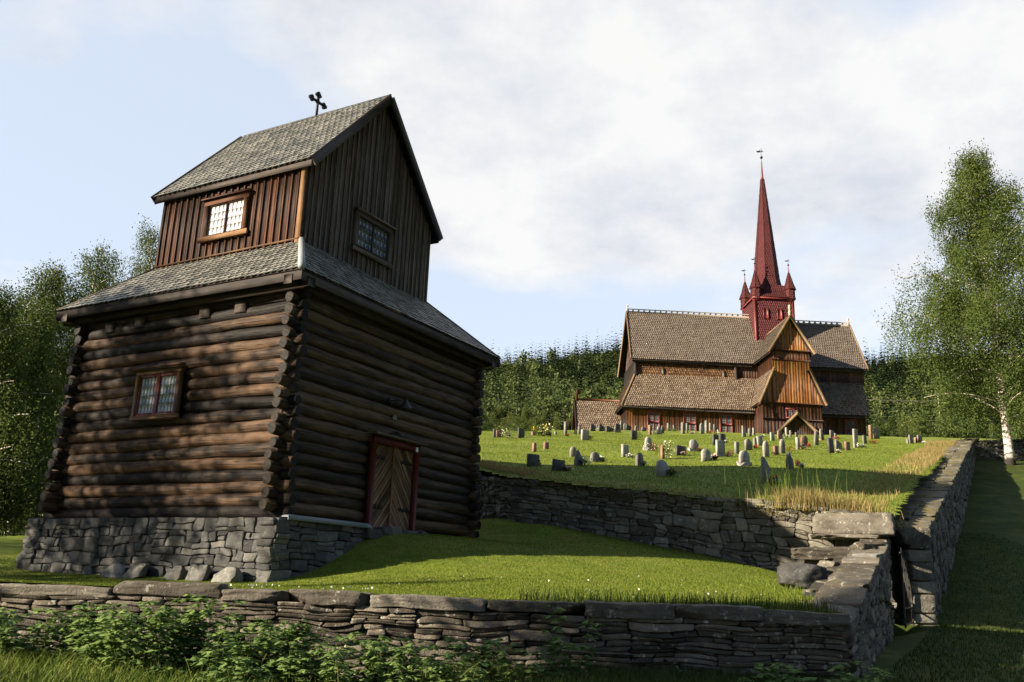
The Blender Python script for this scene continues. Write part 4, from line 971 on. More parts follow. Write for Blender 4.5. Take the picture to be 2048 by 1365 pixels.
m = MB(); beam(m, Cl(0.05, .12, 17.42), Cl(12.3, .12, 17.46), .08, .14); m.build('eaves_board', M['darkwood'], church); m = MB(); beam(m, Cl(17.9, .12, 17.4), Cl(23, .12, 17.42), .08, .14); m.build('eaves_board', M['darkwood'], church)
m = MB(); beam(m, Cl(1.4, 2.35, 22.45), Cl(12.9, 2.35, 22.45), .08, .16); m.build('eaves_board', M['darkwood'], church); m = MB(); beam(m, Cl(17.3, 2.35, 22.4), Cl(24, 2.35, 22.4), .08, .16); m.build('eaves_board', M['darkwood'], church)
# transept
cboards('transept_wall', 12.4, 17.75, -1.9, 14.4, 18.0, 'chdark', .31, 11); cboards('transept_wall', -1.9, .6, 12.42, 14.4, 18.3, 'chdark', .31, 12, 't', (-1, 0, 0)); cboards('transept_wall', -1.9, .6, 17.73, 14.4, 18.3, 'chdark', .31, 12, 't', (1, 0, 0))
cbox('inner_wall', (12.5, -1.85, 14.4), (17.65, .7, 18.1), 'darkwood'); cbox('inner_wall', (13.6, -1.85, 18), (16.75, 2.8, 22.9), 'darkwood')
def trap(a):
    s = 12.42+a; return 18.05 if True else 0
def traptop(a):
    s = 12.42+a; l = 18.05+(s-12.42)*3.2/.98; r = 18.05+(17.78-s)*3.2/.95
    if s < 13.4: return max(18.06, l)
    if s > 16.82: return max(18.06, r)
    return 22.0
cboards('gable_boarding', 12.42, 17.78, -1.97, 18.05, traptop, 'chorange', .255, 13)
cboards('gable_boarding', 13.5, 16.85, -1.97, 22.05, 22.85, 'chmid', .26, 14)
m = MB(); mid_ = 15.1
cboards('gable_boarding', 13.35, 16.85, -2.0, 22.9, lambda a: max(22.91, 25.95-abs(13.35+a-15.12)*1.68), 'chorange', .245, 15)
for (z, a, b, tt) in ((22.92, 13.1, 17.1, .22), (22.03, 13.4, 16.95, .1), (18.03, 12.2, 18.0, .2), (16.57, 12.35, 17.8, .1)):
    m = MB(); beam(m, Cl(a, -1.99-tt/2, z), Cl(b, -1.99-tt/2, z), tt, .09); m.build('cross_beam', M['chmid'], church)
cboards('transept_side', -1.9, 2.7, 13.55, 17.8, 22.6, 'chdark', .3, 16, 't', (-1, 0, 0)); cboards('transept_side', -1.9, 2.7, 16.82, 17.8, 22.6, 'chdark', .3, 17, 't', (1, 0, 0))
tr = gable_roof(church, -2.45, 4.6, None, 22.60, 26.08, 2.12, axis='t', c=15.12, seed=41, name='transept_roof', ends=(True, False), w=.17, row=.24)
m = MB(); beam(m, Cl(15.12, -2.4, 26.15), Cl(15.12, 4.3, 26.15), .14, .10); m.build('ridge_board', M['chedge'], tr)
for sd in (0, 1):
    rm3 = MB(); sh3 = MB()
    if sd == 0: plane(Cl(12.05, 1.6, 17.95), Cl(12.05, -2.4, 17.95), Cl(13.42, -2.4, 21.15), Cl(13.42, 2.4, 21.15), seed=51, sh=sh3, rm=rm3, w=.17)
    else: plane(Cl(17.98, -2.4, 17.9), Cl(17.98, 1.6, 17.9), Cl(16.7, 2.4, 21.15), Cl(16.7, -2.4, 21.15), seed=52, sh=sh3, rm=rm3, w=.17)
    r_ = rm3.build('side_roof', M['darkwood'], church); sh3.build('shingles', M['chshinglelow'], r_)
    m = MB(); beam(m, Cl(12.0 if sd == 0 else 18.05, -2.46, 17.9), Cl(13.44 if sd == 0 else 16.68, -2.46, 21.2), .1, .22); m.build('bargeboard', M['chedge'], r_)
m = MB(); beam(m, Cl(12.02, -2.5, 17.82), Cl(11.75, -2.7, 17.5), .14, .2); m.build('gutter_end', M['chorange'], church)
# porch
gable_roof(church, -3.45, -1.9, None, 15.2, 16.85, 1.68, axis='t', c=15.0, seed=61, name='porch_roof', ends=(True, False), w=.17, row=.22)
cboards('porch_wall', 13.6, 16.4, -3.1, 14.2, lambda a: min(16.6, 15.15+.98*(1.5-abs(13.6+a-15.0))), 'chdark', .2, 62)
cboards('porch_wall', -3.1, -1.9, 13.62, 14.2, 15.4, 'chdark', .2, 63, 't', (-1, 0, 0)); cboards('porch_wall', -3.1, -1.9, 16.38, 14.2, 15.4, 'chdark', .2, 63, 't', (1, 0, 0))
# windows
for (a, w_, z0, h) in ((2.45, 1.2, 14.9, 2.5), (5.8, 1.22, 14.95, 2.45), (9.15, 1.22, 14.98, 2.45), (18.78, .62, 15.0, 2.35), (20.8, 1.2, 15.05, 2.3)):
    window(church, Cl(a, .55, z0), (1, 0, 0), (0, -1, 0), w_, h, 3 if w_ > 1 else 3, 10, 'redpaint', 'redpaint', 'paneD', fw=.12, sw=.06, cells=2 if w_ > 1 else 1, head=False, seed=int(a*7), bar=.010, came='came2')
    if w_ > 1: m = MB(); beam(m, Cl(a+.12, .46, z0+h*.56), Cl(a+w_-.12, .46, z0+h*.56), .08, .14); m.build('transom', M['redpaint'], church)
window(church, Cl(14.46, -1.98, 16.70), (1, 0, 0), (0, -1, 0), 1.15, .92, 3, 4, 'redpaint', 'redpaint', 'paneD', fw=.10, sw=.05, head=False, seed=6, bar=.010, came='came2')
# annex
an = gable_roof(church, -3.75, .5, None, 15.0, 18.85, 2.55, axis='s', c=4.9, seed=71, name='annex_roof', ends=(True, False), mat='chshinglelow', board='boardred')
m = MB(); extr(m, [Cl(-3.5, 2.6, 14.2), Cl(-3.5, 7.2, 14.2), Cl(-3.5, 7.2, 15.2), Cl(-3.5, 4.9, 18.6), Cl(-3.5, 2.6, 15.2)], (.15, 0, 0)); m.build('gable_wall', M['chdark'], church)
m = MB(); beam(m, Cl(-3.5, 4.9, 18.98), Cl(.6, 4.9, 19.0), .12, .22); m.build('ridge_board', M['chmid'], an)
m = MB(); tube(m, [Cl(-3.55, 4.9, 18.8), Cl(-3.55, 4.9, 19.5), Cl(-3.55, 4.9, 19.55), Cl(-3.55, 4.9, 19.75), Cl(-3.55, 4.9, 19.95)], [.14, .13, .19, .16, .04], 10); m.build('finial', M['boardred'], church)
# ridge crests
def crest(s0, s1, z, parent):
    m = MB(); n = int((s1-s0)/.56); st = (s1-s0)/n
    beam(m, Cl(s0, TC, z+.06), Cl(s1, TC, z+.06), .14, .16); beam(m, Cl(s0, TC, z+.37), Cl(s1, TC, z+.37), .10, .07)
    for i in range(n+1):
        c = s0+i*st; pts = [Cl(c-.19, TC-.03, z+.13), Cl(c+.19, TC-.03, z+.13)]+[Cl(c+.19*math.cos(k)**1 if True else 0, TC-.03, z+.35) for k in ()]
        extr(m, [Cl(c-.20, TC-.03, z+.13), Cl(c+.20, TC-.03, z+.13), Cl(c+.09, TC-.03, z+.24), Cl(c+.06, TC-.03, z+.35), Cl(c-.06, TC-.03, z+.35), Cl(c-.09, TC-.03, z+.24)], (0, .06, 0))
    m.build('ridge_crest', M['chcrest'], parent)
crest(1.6, 14.0, 28.40, nave); crest(17.9, 24.2, 28.02, chan)
def finial(s, t, z, h=.9):
    m = MB(); m.smooth = True; tube(m, [Cl(s, t, z), Cl(s, t, z+h*.3), Cl(s, t, z+h*.35), Cl(s, t, z+h*.5), Cl(s, t, z+h*.62), Cl(s, t, z+h*.7), Cl(s, t, z+h*.85), Cl(s, t, z+h)], [.12, .10, .15, .08, .06, .12, .11, .03], 10); m.build('finial', M['finial'], church)
finial(1.55, TC, 28.5, .75); finial(24.2, TC, 28.1, .85); finial(15.12, -2.35, 26.05, 1.2)
# tower and spire
tcx, tcy, th_ = 15.95, 6.1, 1.92
sp_ = bpy.data.objects.new('spire_tower', None); COL.objects.link(sp_); sp_.parent = church
m = MB(); box(m, Cl(tcx, tcy, 27.4), (2*th_-.1, 2*th_-.1, 5.2)); tw = m.build('tower_shaft', M['redpaint'], sp_)
m = MB()
for (O, U) in ((Cl(tcx-th_, tcy-th_, 24.9), (1, 0, 0)), (Cl(tcx-th_, tcy+th_, 24.9), (0, -1, 0)), (Cl(tcx+th_, tcy-th_, 24.9), (0, 1, 0)), (Cl(tcx+th_, tcy+th_, 24.9), (-1, 0, 0))):
    U = A(U, dtype=float); n_ = np.cross(U, Z); shingles(m, O, U, Z+n_*-1e-5, 2*th_, 5.0, .19, .25, .03, point=.5, over=1.5, seed=int(O[0]*3) % 9, wob=.01)
m.build('shingles', M['redshingle'], tw)
for sx in (-1, 1):
    for sy in (-1, 1): m = MB(); beam(m, Cl(tcx+sx*th_, tcy+sy*th_, 24.6), Cl(tcx+sx*th_, tcy+sy*th_, 29.9), .22, .22, up=(0, 1, 0)); m.build('corner_post', M['redpaint'], tw)
for s in (15.08, 16.46):
    m = MB(); tt_ = tcy-th_-.06; extr(m, [Cl(s-.17, tt_, 27.85), Cl(s+.17, tt_, 27.85), Cl(s+.17, tt_, 28.65), Cl(s+.12, tt_, 28.85), Cl(s, tt_, 28.92), Cl(s-.12, tt_, 28.85), Cl(s-.17, tt_, 28.65)], (0, -.05, 0)); w_ = m.build('blind_window', M['redpaint'], tw)
    m = MB(); beam(m, Cl(s-.22, tt_-.05, 27.8), Cl(s-.22, tt_-.05, 28.9), .06, .08, up=(1, 0, 0)); beam(m, Cl(s+.22, tt_-.05, 27.8), Cl(s+.22, tt_-.05, 28.9), .06, .08, up=(1, 0, 0)); m.build('frame', M['redpaint'], w_)
m = MB(); box(m, Cl(tcx, tcy, 29.98), (2*th_+.5, 2*th_+.5, .16)); m.build('cornice', M['redpaint'], sp_)
# flared skirt between shaft and spire
def frustum(mb, rings, n, seed=0, w=.19, row=.24, deck=None, rot=0., th=.03):
    """rings: list of (radius, z); n sides"""
    for k in range(len(rings)-1):
        (r0, z0), (r1, z1) = rings[k], rings[k+1]
        for i in range(n):
            a0, a1 = rot+2*PI*i/n, rot+2*PI*(i+1)/n
            f = lambda a, r, z: Cl(tcx_[0]+r*math.cos(a), tcx_[1]+r*math.sin(a), z)
            Pa, Pb, Pc, Pd = f(a0, r0, z0), f(a1, r0, z0), f(a1, r1, z1), f(a0, r1, z1)
            U = nrm(Pb-Pa); q = Pd-Pa; Vd = q-U*(q@U); Lv = np.linalg.norm(Vd); Vd = Vd/Lv; L = np.linalg.norm(Pb-Pa); dl_ = q@U; dr_ = (Pb-Pc)@U
            c = (Pa+Pb+Pc+Pd)/4; N_ = np.cross(U, Vd); o_ = c-Cl(tcx_[0], tcx_[1], (z0+z1)/2)
            if N_@o_ < 0: N_ = -N_
            if deck is not None: extr(deck, [Pa, Pb, Pc, Pd], -N_*.05)
            shingles(mb, Pa, U, Vd, L, Lv, w, row, th, lambda v, k_=dl_/Lv: v*k_, lambda v, k_=dr_/Lv, L=L: L-v*k_, .5, 1.5, seed=seed+i, wob=.01)
tcx_ = (tcx, tcy); sh = MB(); dk = MB(); R2 = math.sqrt(2)
frustum(sh, [((th_+.22)*R2, 30.05), (1.62*R2, 30.75), (1.30*R2, 31.6)], 4, 70, deck=dk, rot=PI/4); fl = dk.build('flared_roof', M['redpaint'], sp_); sh.build('shingles', M['redshingle'], fl)
sh = MB(); dk = MB(); frustum(sh, [(1.52, 31.2), (1.28, 32.6), (.16, 43.9)], 8, 80, deck=dk, rot=PI/8, w=.17, row=.24); fl = dk.build('spire', M['redpaint'], sp_); sh.build('shingles', M['redshingle'], fl)
m = MB(); tube(m, [Cl(tcx, tcy, 43.6), Cl(tcx, tcy, 44.3), Cl(tcx, tcy, 45.9)], [.20, .12, .05], 8); m.build('spire_tip', M['redpaint'], sp_)
def vane(x, y, z, s, par):
    m = MB(); m.smooth = True; tube(m, [Cl(x, y, z), Cl(x, y, z+1.7*s)], .022*max(s, .7), 6); pole = m.build('vane_pole', M['iron'], par)
    m = MB(); m.smooth = True; a = np.linspace(-PI/2, PI/2, 7); tube(m, [Cl(x, y, z+.62*s+.15*s*math.sin(k)) for k in a], [max(.15*s*math.cos(k), .004) for k in a], 10); m.build('ball', M['iron'], pole)
    m = MB(); extr(m, [Cl(x-.02, y, z+1.25*s), Cl(x-.42*s, y, z+1.20*s), Cl(x-.55*s, y, z+1.42*s), Cl(x-.34*s, y, z+1.36*s), Cl(x-.1*s, y, z+1.5*s)], (0, .02, 0)); extr(m, [Cl(x+.02, y, z+1.3*s), Cl(x+.3*s, y, z+1.38*s), Cl(x+.05*s, y, z+1.45*s)], (0, .02, 0)); m.build('vane', M['iron'], pole)
vane(tcx, tcy, 45.8, 1.0, sp_)
for sx in (-1, 1):
    for sy in (-1, 1):
        x, y = tcx+sx*1.72, tcy+sy*1.72; tcx_ = (x, y); tu = MB(); box(tu, Cl(x, y, 30.35), (.9, .9, .1)) if False else None
        tube(tu, [Cl(x, y, 29.62), Cl(x, y, 29.9), Cl(x, y, 31.05)], [.28, .45, .45], 8); t_ = tu.build('corner_turret', M['redpaint'], sp_)
        sh = MB(); dk = MB(); frustum(sh, [(.47, 29.95), (.47, 31.05)], 8, 90, w=.15, row=.22, rot=PI/8); sh.build('shingles', M['redshingle'], t_)
        sh = MB(); frustum(sh, [(.63, 30.98), (.36, 31.75), (.06, 32.85)], 8, 95, deck=dk, w=.15, row=.2, rot=PI/8, th=.025); c_ = dk.build('turret_roof', M['redpaint'], t_)
        sh.build('shingles', M['redshingle'], t_)
        m = MB(); tube(m, [Cl(x, y, 32.7), Cl(x, y, 33.5)], [.07, .03], 6); m.build('spike', M['redpaint'], t_); vane(x, y, 33.3, .62, sp_)

# ------------------------------------------------------------------ gravestones
def ground_hit(px, py, zf=z_yard2, y0=18., y1=100.):
    Y = np.arange(y0, y1, .05); d = ray(px, py); P = EYE[None]+d[None]*(Y/d[1])[:, None]; g = zf(P[:, 0], P[:, 1]); b = np.where(P[:, 2] <= g)[0]
    if len(b) == 0:
        q = (P[:, 2]-g); i = int(np.argmin(q)); return P[i]*A([1, 1, 0])+A([0, 0, g[i]])
    return P[b[0]]
BETA = math.radians(-50)     # gravestone fronts look down-right
def stone_outline(style, w, h, rr):
    if style == 'rect': return [(-w/2, 0), (w/2, 0), (w/2*.98, h*.98), (w/2*.9, h), (-w/2*.9, h), (-w/2*.98, h*.98)]
    if style == 'round': return [(-w/2, 0), (w/2, 0), (w/2, h*.68)]+[(w/2*math.cos(a), h*.68+h*.32*math.sin(a)) for a in np.linspace(.25, PI-.25, 9)]+[(-w/2, h*.68)]
    if style == 'peak': return [(-w/2, 0), (w/2, 0), (w/2*1.02, h*.72), (w*.22, h*.93), (0, h), (-w*.25, h*.97), (-w/2*.95, h*.86)]
    if style == 'slant': return [(-w/2, 0), (w/2, 0), (w/2, h*.70), (-w*.28, h*.98), (-w/2, h)]
    if style == 'bell': return [(-w/2, 0), (w/2*.9, 0), (w/2*.95, h*.45), (w*.30, h*.68), (w*.05, h*.82), (-w*.10, h), (-w*.28, h*.97), (-w*.34, h*.72), (-w/2*.95, h*.5)]
    if style == 'rough': return [(-w/2*.9, 0), (w/2*.85, 0), (w/2, h*.35), (w/2*.82, h*.75), (w*.2, h*.97), (-w*.2, h), (-w/2*.8, h*.86), (-w/2, h*.5)]
    return [(-w/2, 0), (w/2, 0), (w/2*.85, h*.97), (w/2*.6, h), (-w/2*.6, h), (-w/2*.85, h*.97)]
def grave(px, py, w, h, style, mat, lab, tilt=0., plinth=False, thick=None, seed=None):
    g = ground_hit(px, py); Y = g[1]; k = Y/FOC; W_, H_ = w*k, h*k; rr = np.random.default_rng(int(px*3+py)); thk = thick or min(.20, max(.10, W_*.27))
    if style == 'pillar': thk = W_*.62
    va = math.atan2(g[0], g[1]); eff = math.radians(35)+va; Wl = max(thk*.9, (W_-thk*math.sin(eff))/math.cos(eff))
    if style == 'pillar': Wl = W_*.78
    root = thing('gravestone', lab, 'gravestone', (g[0], g[1], g[2]-.12), math.radians(35)+rr.normal(0, .06), 'gravestones on the churchyard slope')
    H_ += .12; out = stone_outline(style, Wl, H_, rr); n = len(out); o = A(out); c = A([0, H_*.45]); mb = MB()
    rings = []
    for (y, s) in ((-thk/2, .93), (-thk/2+.02, 1.), (thk/2-.02, 1.), (thk/2, .93)):
        q = c+(o-c)*A([s if Wl > .1 else 1, 1-(1-s)*.5]); q[o[:, 1] < .01, 1] = 0; V = np.stack([q[:, 0], np.full(n, y), q[:, 1]], -1); V += .010*np.stack([snoise(V*6+k2+px, int(px) % 50+k2, 2) for k2 in range(3)], -1); rings.append(V)
    V = np.concatenate(rings); i = np.arange(n); j = (i+1) % n
    F = np.concatenate([np.stack([i+a*n, j+a*n, j+(a+1)*n, i+(a+1)*n], -1) for a in range(3)])
    mb.add(V@rotx(0).T@roty(tilt).T, [F, np.arange(n)[None, ::-1], (np.arange(n)+3*n)[None]], rr.random())
    mb.build('slab', M[mat], root)
    if plinth:
        b = MB(); rock(b, (0, 0, .12), (Wl*1.25, thk*1.9, .26), None, int(px), cuts=2); b.build('plinth', M['gpale'], root)
    return root
GR = [
 (988, 875, 6, 17, 'pillar', 'gdark', 'narrow dark gravestone at the left end of the back row, touching a broad brown one'),
 (999, 875, 17, 13, 'rect', 'gred', 'broad low brown gravestone right of the narrow dark one in the back row, far left'),
 (1042, 876, 15, 21, 'slant', 'gdark', 'tall dark gravestone between the two yellow-green rose bushes'),
 (1018, 873, 8, 8, 'round', 'gdark', 'small dark gravestone half hidden by the left yellow-green bush'),
 (1067, 872, 9, 8, 'rect', 'gred', 'small reddish gravestone in front of the right yellow-green bush'),
 (1096, 872, 14, 9, 'rect', 'gdark', 'low wide black gravestone right of the second yellow-green bush'),
 (1111, 870, 6, 6, 'rect', 'gmid', 'tiny grey marker right of the low wide black gravestone'),
 (1131, 870, 8, 27, 'pillar', 'gmid', 'tall slim grey gravestone pillar standing alone left of the church annex'),
 (1151, 869, 6, 8, 'rect', 'gmid', 'tiny gravestone at the left foot of the annex roof'),
 (1159, 869, 8, 18, 'peak', 'gmid', 'pointed grey gravestone at the left corner of the annex'),
 (1170, 881, 18, 21, 'rect', 'gpale', 'square pale grey gravestone with brown flowers, on the slope below the annex'),
 (1186, 863, 13, 16, 'slant', 'gdark', 'dark slanted gravestone before the annex roof, leftmost of three dark ones'),
 (1203, 863, 14, 14, 'slant', 'gdark', 'dark slanted gravestone before the annex roof, above the yellow flowers'),
 (1219, 864, 18, 11, 'slant', 'gdark', 'low dark slanted gravestone with a light left edge before the annex roof'),
 (1235, 865, 12, 17, 'rect', 'gdark', 'dark upright gravestone behind the purple flowers at the nave corner'),
 (1243, 860, 8, 20, 'round', 'gmid', 'tall grey rounded gravestone at the nave corner'),
 (1249, 859, 5, 14, 'round', 'gmid', 'thin grey gravestone close behind the tall rounded one at the nave corner'),
 (1257, 860, 12, 12, 'slant', 'gdark', 'dark gravestone with a white edge against the left end of the nave wall'),
 (1268, 880, 14, 19, 'rect', 'gdark', 'grey-edged gravestone with a green plant growing at its right side'),
 (1272, 862, 6, 11, 'round', 'gmid', 'small brownish gravestone below the first orange boards of the nave'),
 (1287, 863, 10, 9, 'round', 'gmid', 'low rounded gravestone left of the first nave window'),
 (1300, 870, 8, 20, 'pillar', 'gred', 'tall brown gravestone in front of the first nave window'),
 (1318, 869, 11, 15, 'slant', 'gpale', 'short gravestone leaning right, with a white edge, under the first nave window', .14),
 (1325, 867, 7, 16, 'rough', 'gdark', 'dark rough gravestone right of the first nave window'),
 (1337, 860, 7, 16, 'pillar', 'gmid', 'slender gravestone behind the low green hedge plants, left of a shorter one'),
 (1349, 861, 7, 12, 'rect', 'gmid', 'short grey gravestone behind the low green hedge plants'),
 (1366, 868, 9, 23, 'pillar', 'gmid', 'tall stepped gravestone left of the second nave window'),
 (1374, 866, 5, 20, 'pillar', 'gmid', 'thin tall gravestone right beside the tall stepped one'),
 (1404, 868, 10, 22, 'round', 'gpale', 'white gravestone with a rounded top below the nave wall'),
 (1413, 866, 8, 25, 'pillar', 'gmid', 'tallest square pillar gravestone below the nave wall, beside the white rounded one'),
 (1421, 864, 5, 18, 'rect', 'gpale', 'narrow pale gravestone right of the tallest square pillar'),
 (1431, 863, 9, 15, 'slant', 'gmid', 'grey gravestone left of the third nave window'),
 (1436, 868, 4, 8, 'rect', 'gpale', 'tiny white marker at the lower left of the third nave window'),
 (1431, 891, 14, 22, 'rect', 'gdark', 'dark-faced upright gravestone, left of a pair below the third nave window'),
 (1445, 887, 13, 19, 'rect', 'gdark', 'dark gravestone with a light edge, right of a pair below the third nave window'),
 (1441, 914, 20, 33, 'rect', 'gpale', 'tall pinkish granite gravestone with purple flowers at its foot', 0, True),
 (1474, 908, 10, 24, 'rect', 'gmid', 'plain brown-grey upright gravestone without flowers left of the peaked ones'),
 (1412, 923, 20, 25, 'round', 'gpale', 'pale rounded gravestone with red and white flowers at its right'),
 (1388, 903, 18, 24, 'peak', 'gpale', 'peaked light grey gravestone with pink flowers, in the middle of the slope', 0, True),
 (1361, 911, 24, 19, 'rect', 'gdark', 'wide black gravestone with a white flower tuft, in the middle of the slope'),
 (1325, 918, 9, 28, 'rough', 'gred', 'narrow rusty brown gravestone beside the tall white flowering shrub'),
 (1297, 902, 17, 28, 'rough', 'gpale', 'tall light gravestone on a plinth with mixed heather at its right', 0, True),
 (1279, 932, 20, 26, 'round', 'gmid', 'oval brown-grey gravestone with an uneven carved face'),
 (1250, 914, 16, 24, 'rect', 'gpale', 'square-cut light grey gravestone with one white plant, left part of the slope'),
 (1325, 953, 26, 33, 'peak', 'gpale', 'large peaked grey gravestone with a dark bush, nearest to the retaining wall'),
 (1068, 904, 11, 18, 'pillar', 'gred', 'small brown square gravestone, left one of two alone on the left slope'),
 (1092, 899, 12, 14, 'rect', 'gred', 'small brown square gravestone, right one of two alone on the left slope'),
 (1066, 933, 27, 24, 'rect', 'gdark', 'wide dark gravestone with a light left edge and a green plant, lower left slope'),
 (1117, 942, 28, 22, 'rect', 'gdark', 'wide dark gravestone with small pink flowers, lower left slope'),
 (1146, 914, 15, 20, 'round', 'gmid', 'rounded brown gravestone half hidden behind the bell-shaped one'),
 (1157, 931, 21, 30, 'bell', 'gmid', 'bell-shaped dark grey gravestone behind a large silvery plant'),
 (1190, 925, 21, 21, 'round', 'gmid', 'blue-grey rounded gravestone with silvery plants at its right'),
 (1488, 874, 10, 22, 'slant', 'gpale', 'tall pale gravestone left of the transept wall'),
 (1500, 873, 7, 17, 'peak', 'gmid', 'small pointed gravestone between two others at the transept corner'),
 (1508, 871, 6, 15, 'rect', 'gpale', 'narrow light gravestone at the transept corner'),
 (1545, 882, 10, 17, 'rect', 'gpale', 'light square gravestone left of the church porch'),
 (1560, 879, 12, 19, 'rough', 'gred', 'rough brown gravestone at the left foot of the porch roof'),
 (1573, 874, 6, 19, 'pillar', 'gpale', 'slim pale gravestone in front of the porch opening'),
 (1581, 875, 5, 14, 'pillar', 'gmid', 'small thin gravestone right of the slim pale one before the porch'),
 (1593, 874, 6, 9, 'rect', 'gmid', 'low grey marker in the middle of the porch front'),
 (1497, 901, 17, 23, 'peak', 'gmid', 'broad peaked grey gravestone right of the plain brown-grey one'),
 (1510, 896, 8, 20, 'rect', 'gmid', 'narrow grey gravestone with a red flower at its foot'),
 (1521, 892, 12, 20, 'rect', 'gpale', 'white gravestone leaning to the left, right of the one with the red flower', -.13),
 (1532, 915, 14, 33, 'round', 'gpale', 'tall bright white rounded gravestone in the right group'),
 (1552, 911, 12, 19, 'rect', 'gred', 'short brown square gravestone right of the tall bright white one'),
 (1565, 907, 12, 29, 'round', 'gmid', 'tall pinkish-edged gravestone beside a golden bush'),
 (1596, 900, 8, 25, 'rect', 'gpale', 'thin brilliant white gravestone next to the purple and pink flowers'),
 (1609, 893, 14, 22, 'round', 'gred', 'broad brown gravestone behind the purple and pink flowers'),
 (1632, 891, 11, 30, 'rough', 'gmid', 'tall stone leaning to the right with orange flowers', .12),
 (1645, 881, 9, 23, 'rough', 'gmid', 'crooked gravestone leaning left at the right foot of the porch', -.14),
 (1664, 878, 9, 17, 'rect', 'gmid', 'grey gravestone before the narrow chancel window'),
 (1671, 876, 6, 9, 'rect', 'gmid', 'small gravestone just right of the one before the narrow chancel window'),
 (1663, 907, 13, 31, 'rect', 'gdark', 'dark purple-grey gravestone leaning left in a group of three', -.09),
 (1677, 899, 14, 19, 'slant', 'gmid', 'rounded grey gravestone, middle of the group of three on the right slope'),
 (1695, 901, 11, 17, 'rect', 'gred', 'small pinkish gravestone, right one of the group of three'),
 (1489, 932, 23, 31, 'round', 'gpale', 'big light gravestone with a doubled rounded top on a plinth', 0, True),
 (1532, 967, 18, 52, 'slant', 'gmid', 'tallest dark gravestone with a slanted top, standing in the shade near the long grass'),
 (1580, 938, 16, 34, 'bell', 'gmid', 'dark jagged gravestone with a broken pointed top in the shade'),
 (1712, 896, 10, 38, 'rect', 'gpale', 'very tall narrow white gravestone on the right slope'),
 (1730, 888, 9, 17, 'rect', 'gmid', 'plain pinkish-grey gravestone leaning slightly left beside the red flowers', -.05),
 (1742, 879, 8, 29, 'pillar', 'gred', 'tall brown pillar gravestone right of the church'),
 (1754, 878, 10, 22, 'rect', 'gmid', 'pinkish gravestone with pale flowers right of the tall brown pillar'),
 (1816, 888, 6, 10, 'rect', 'gmid', 'smallest gravestone at the left of the far right group'),
 (1823, 888, 9, 18, 'rect', 'gmid', 'tallest gravestone of the far right group', -.08),
 (1832, 887, 5, 12, 'rect', 'gred', 'narrow gravestone behind the red flowers in the far right group'),
 (1840, 885, 11, 14, 'rect', 'gmid', 'broad gravestone at the right of the far right group'),
]
for e in GR: grave(*e)

# ------------------------------------------------------------------ grave flowers
def flowers(px, py, wpx, hpx, cols, lab, seed=0, cat='flowers', leafm_='darkleaf', nleaf=150, blossoms=.5, zf=z_yard2, group='flowers and plants by the gravestones', name='flower_clump', off=.25):
    g = ground_hit(px, py); k = g[1]/FOC; w, h = wpx*k, hpx*k; rr = np.random.default_rng(int(px*7+py)+seed)
    root = thing(name, lab, cat, g, 0, group); P = rr.normal(size=(nleaf, 3)); P /= np.linalg.norm(P, axis=1)[:, None]; P *= rr.random(nleaf)[:, None]**.4
    P = P*A([w/2, w/2.4, h/2])+A([0, 0, h*.48]); P[:, 2] = np.abs(P[:, 2]); s = max(.05, w*.11)
    mb = MB(); leaf_cloud(mb, P, s, rr, droop=-.6); mb.build('foliage', M[leafm_], root)
    for c in cols:
        n = int(nleaf*blossoms/len(cols))+4; Q = rr.normal(size=(n, 3)); Q /= np.linalg.norm(Q, axis=1)[:, None]; ctr = rr.normal(0, .18, 2)*w
        Q = Q*A([w/2.2, w/2.6, h/2])+A([ctr[0], ctr[1], h*.55]); Q[:, 2] = np.abs(Q[:, 2])+.02
        mb = MB(); leaf_cloud(mb, Q, s*.85, rr, droop=-1., aspect=.9); mb.build('blossom', M['f_'+c], root)
    return root
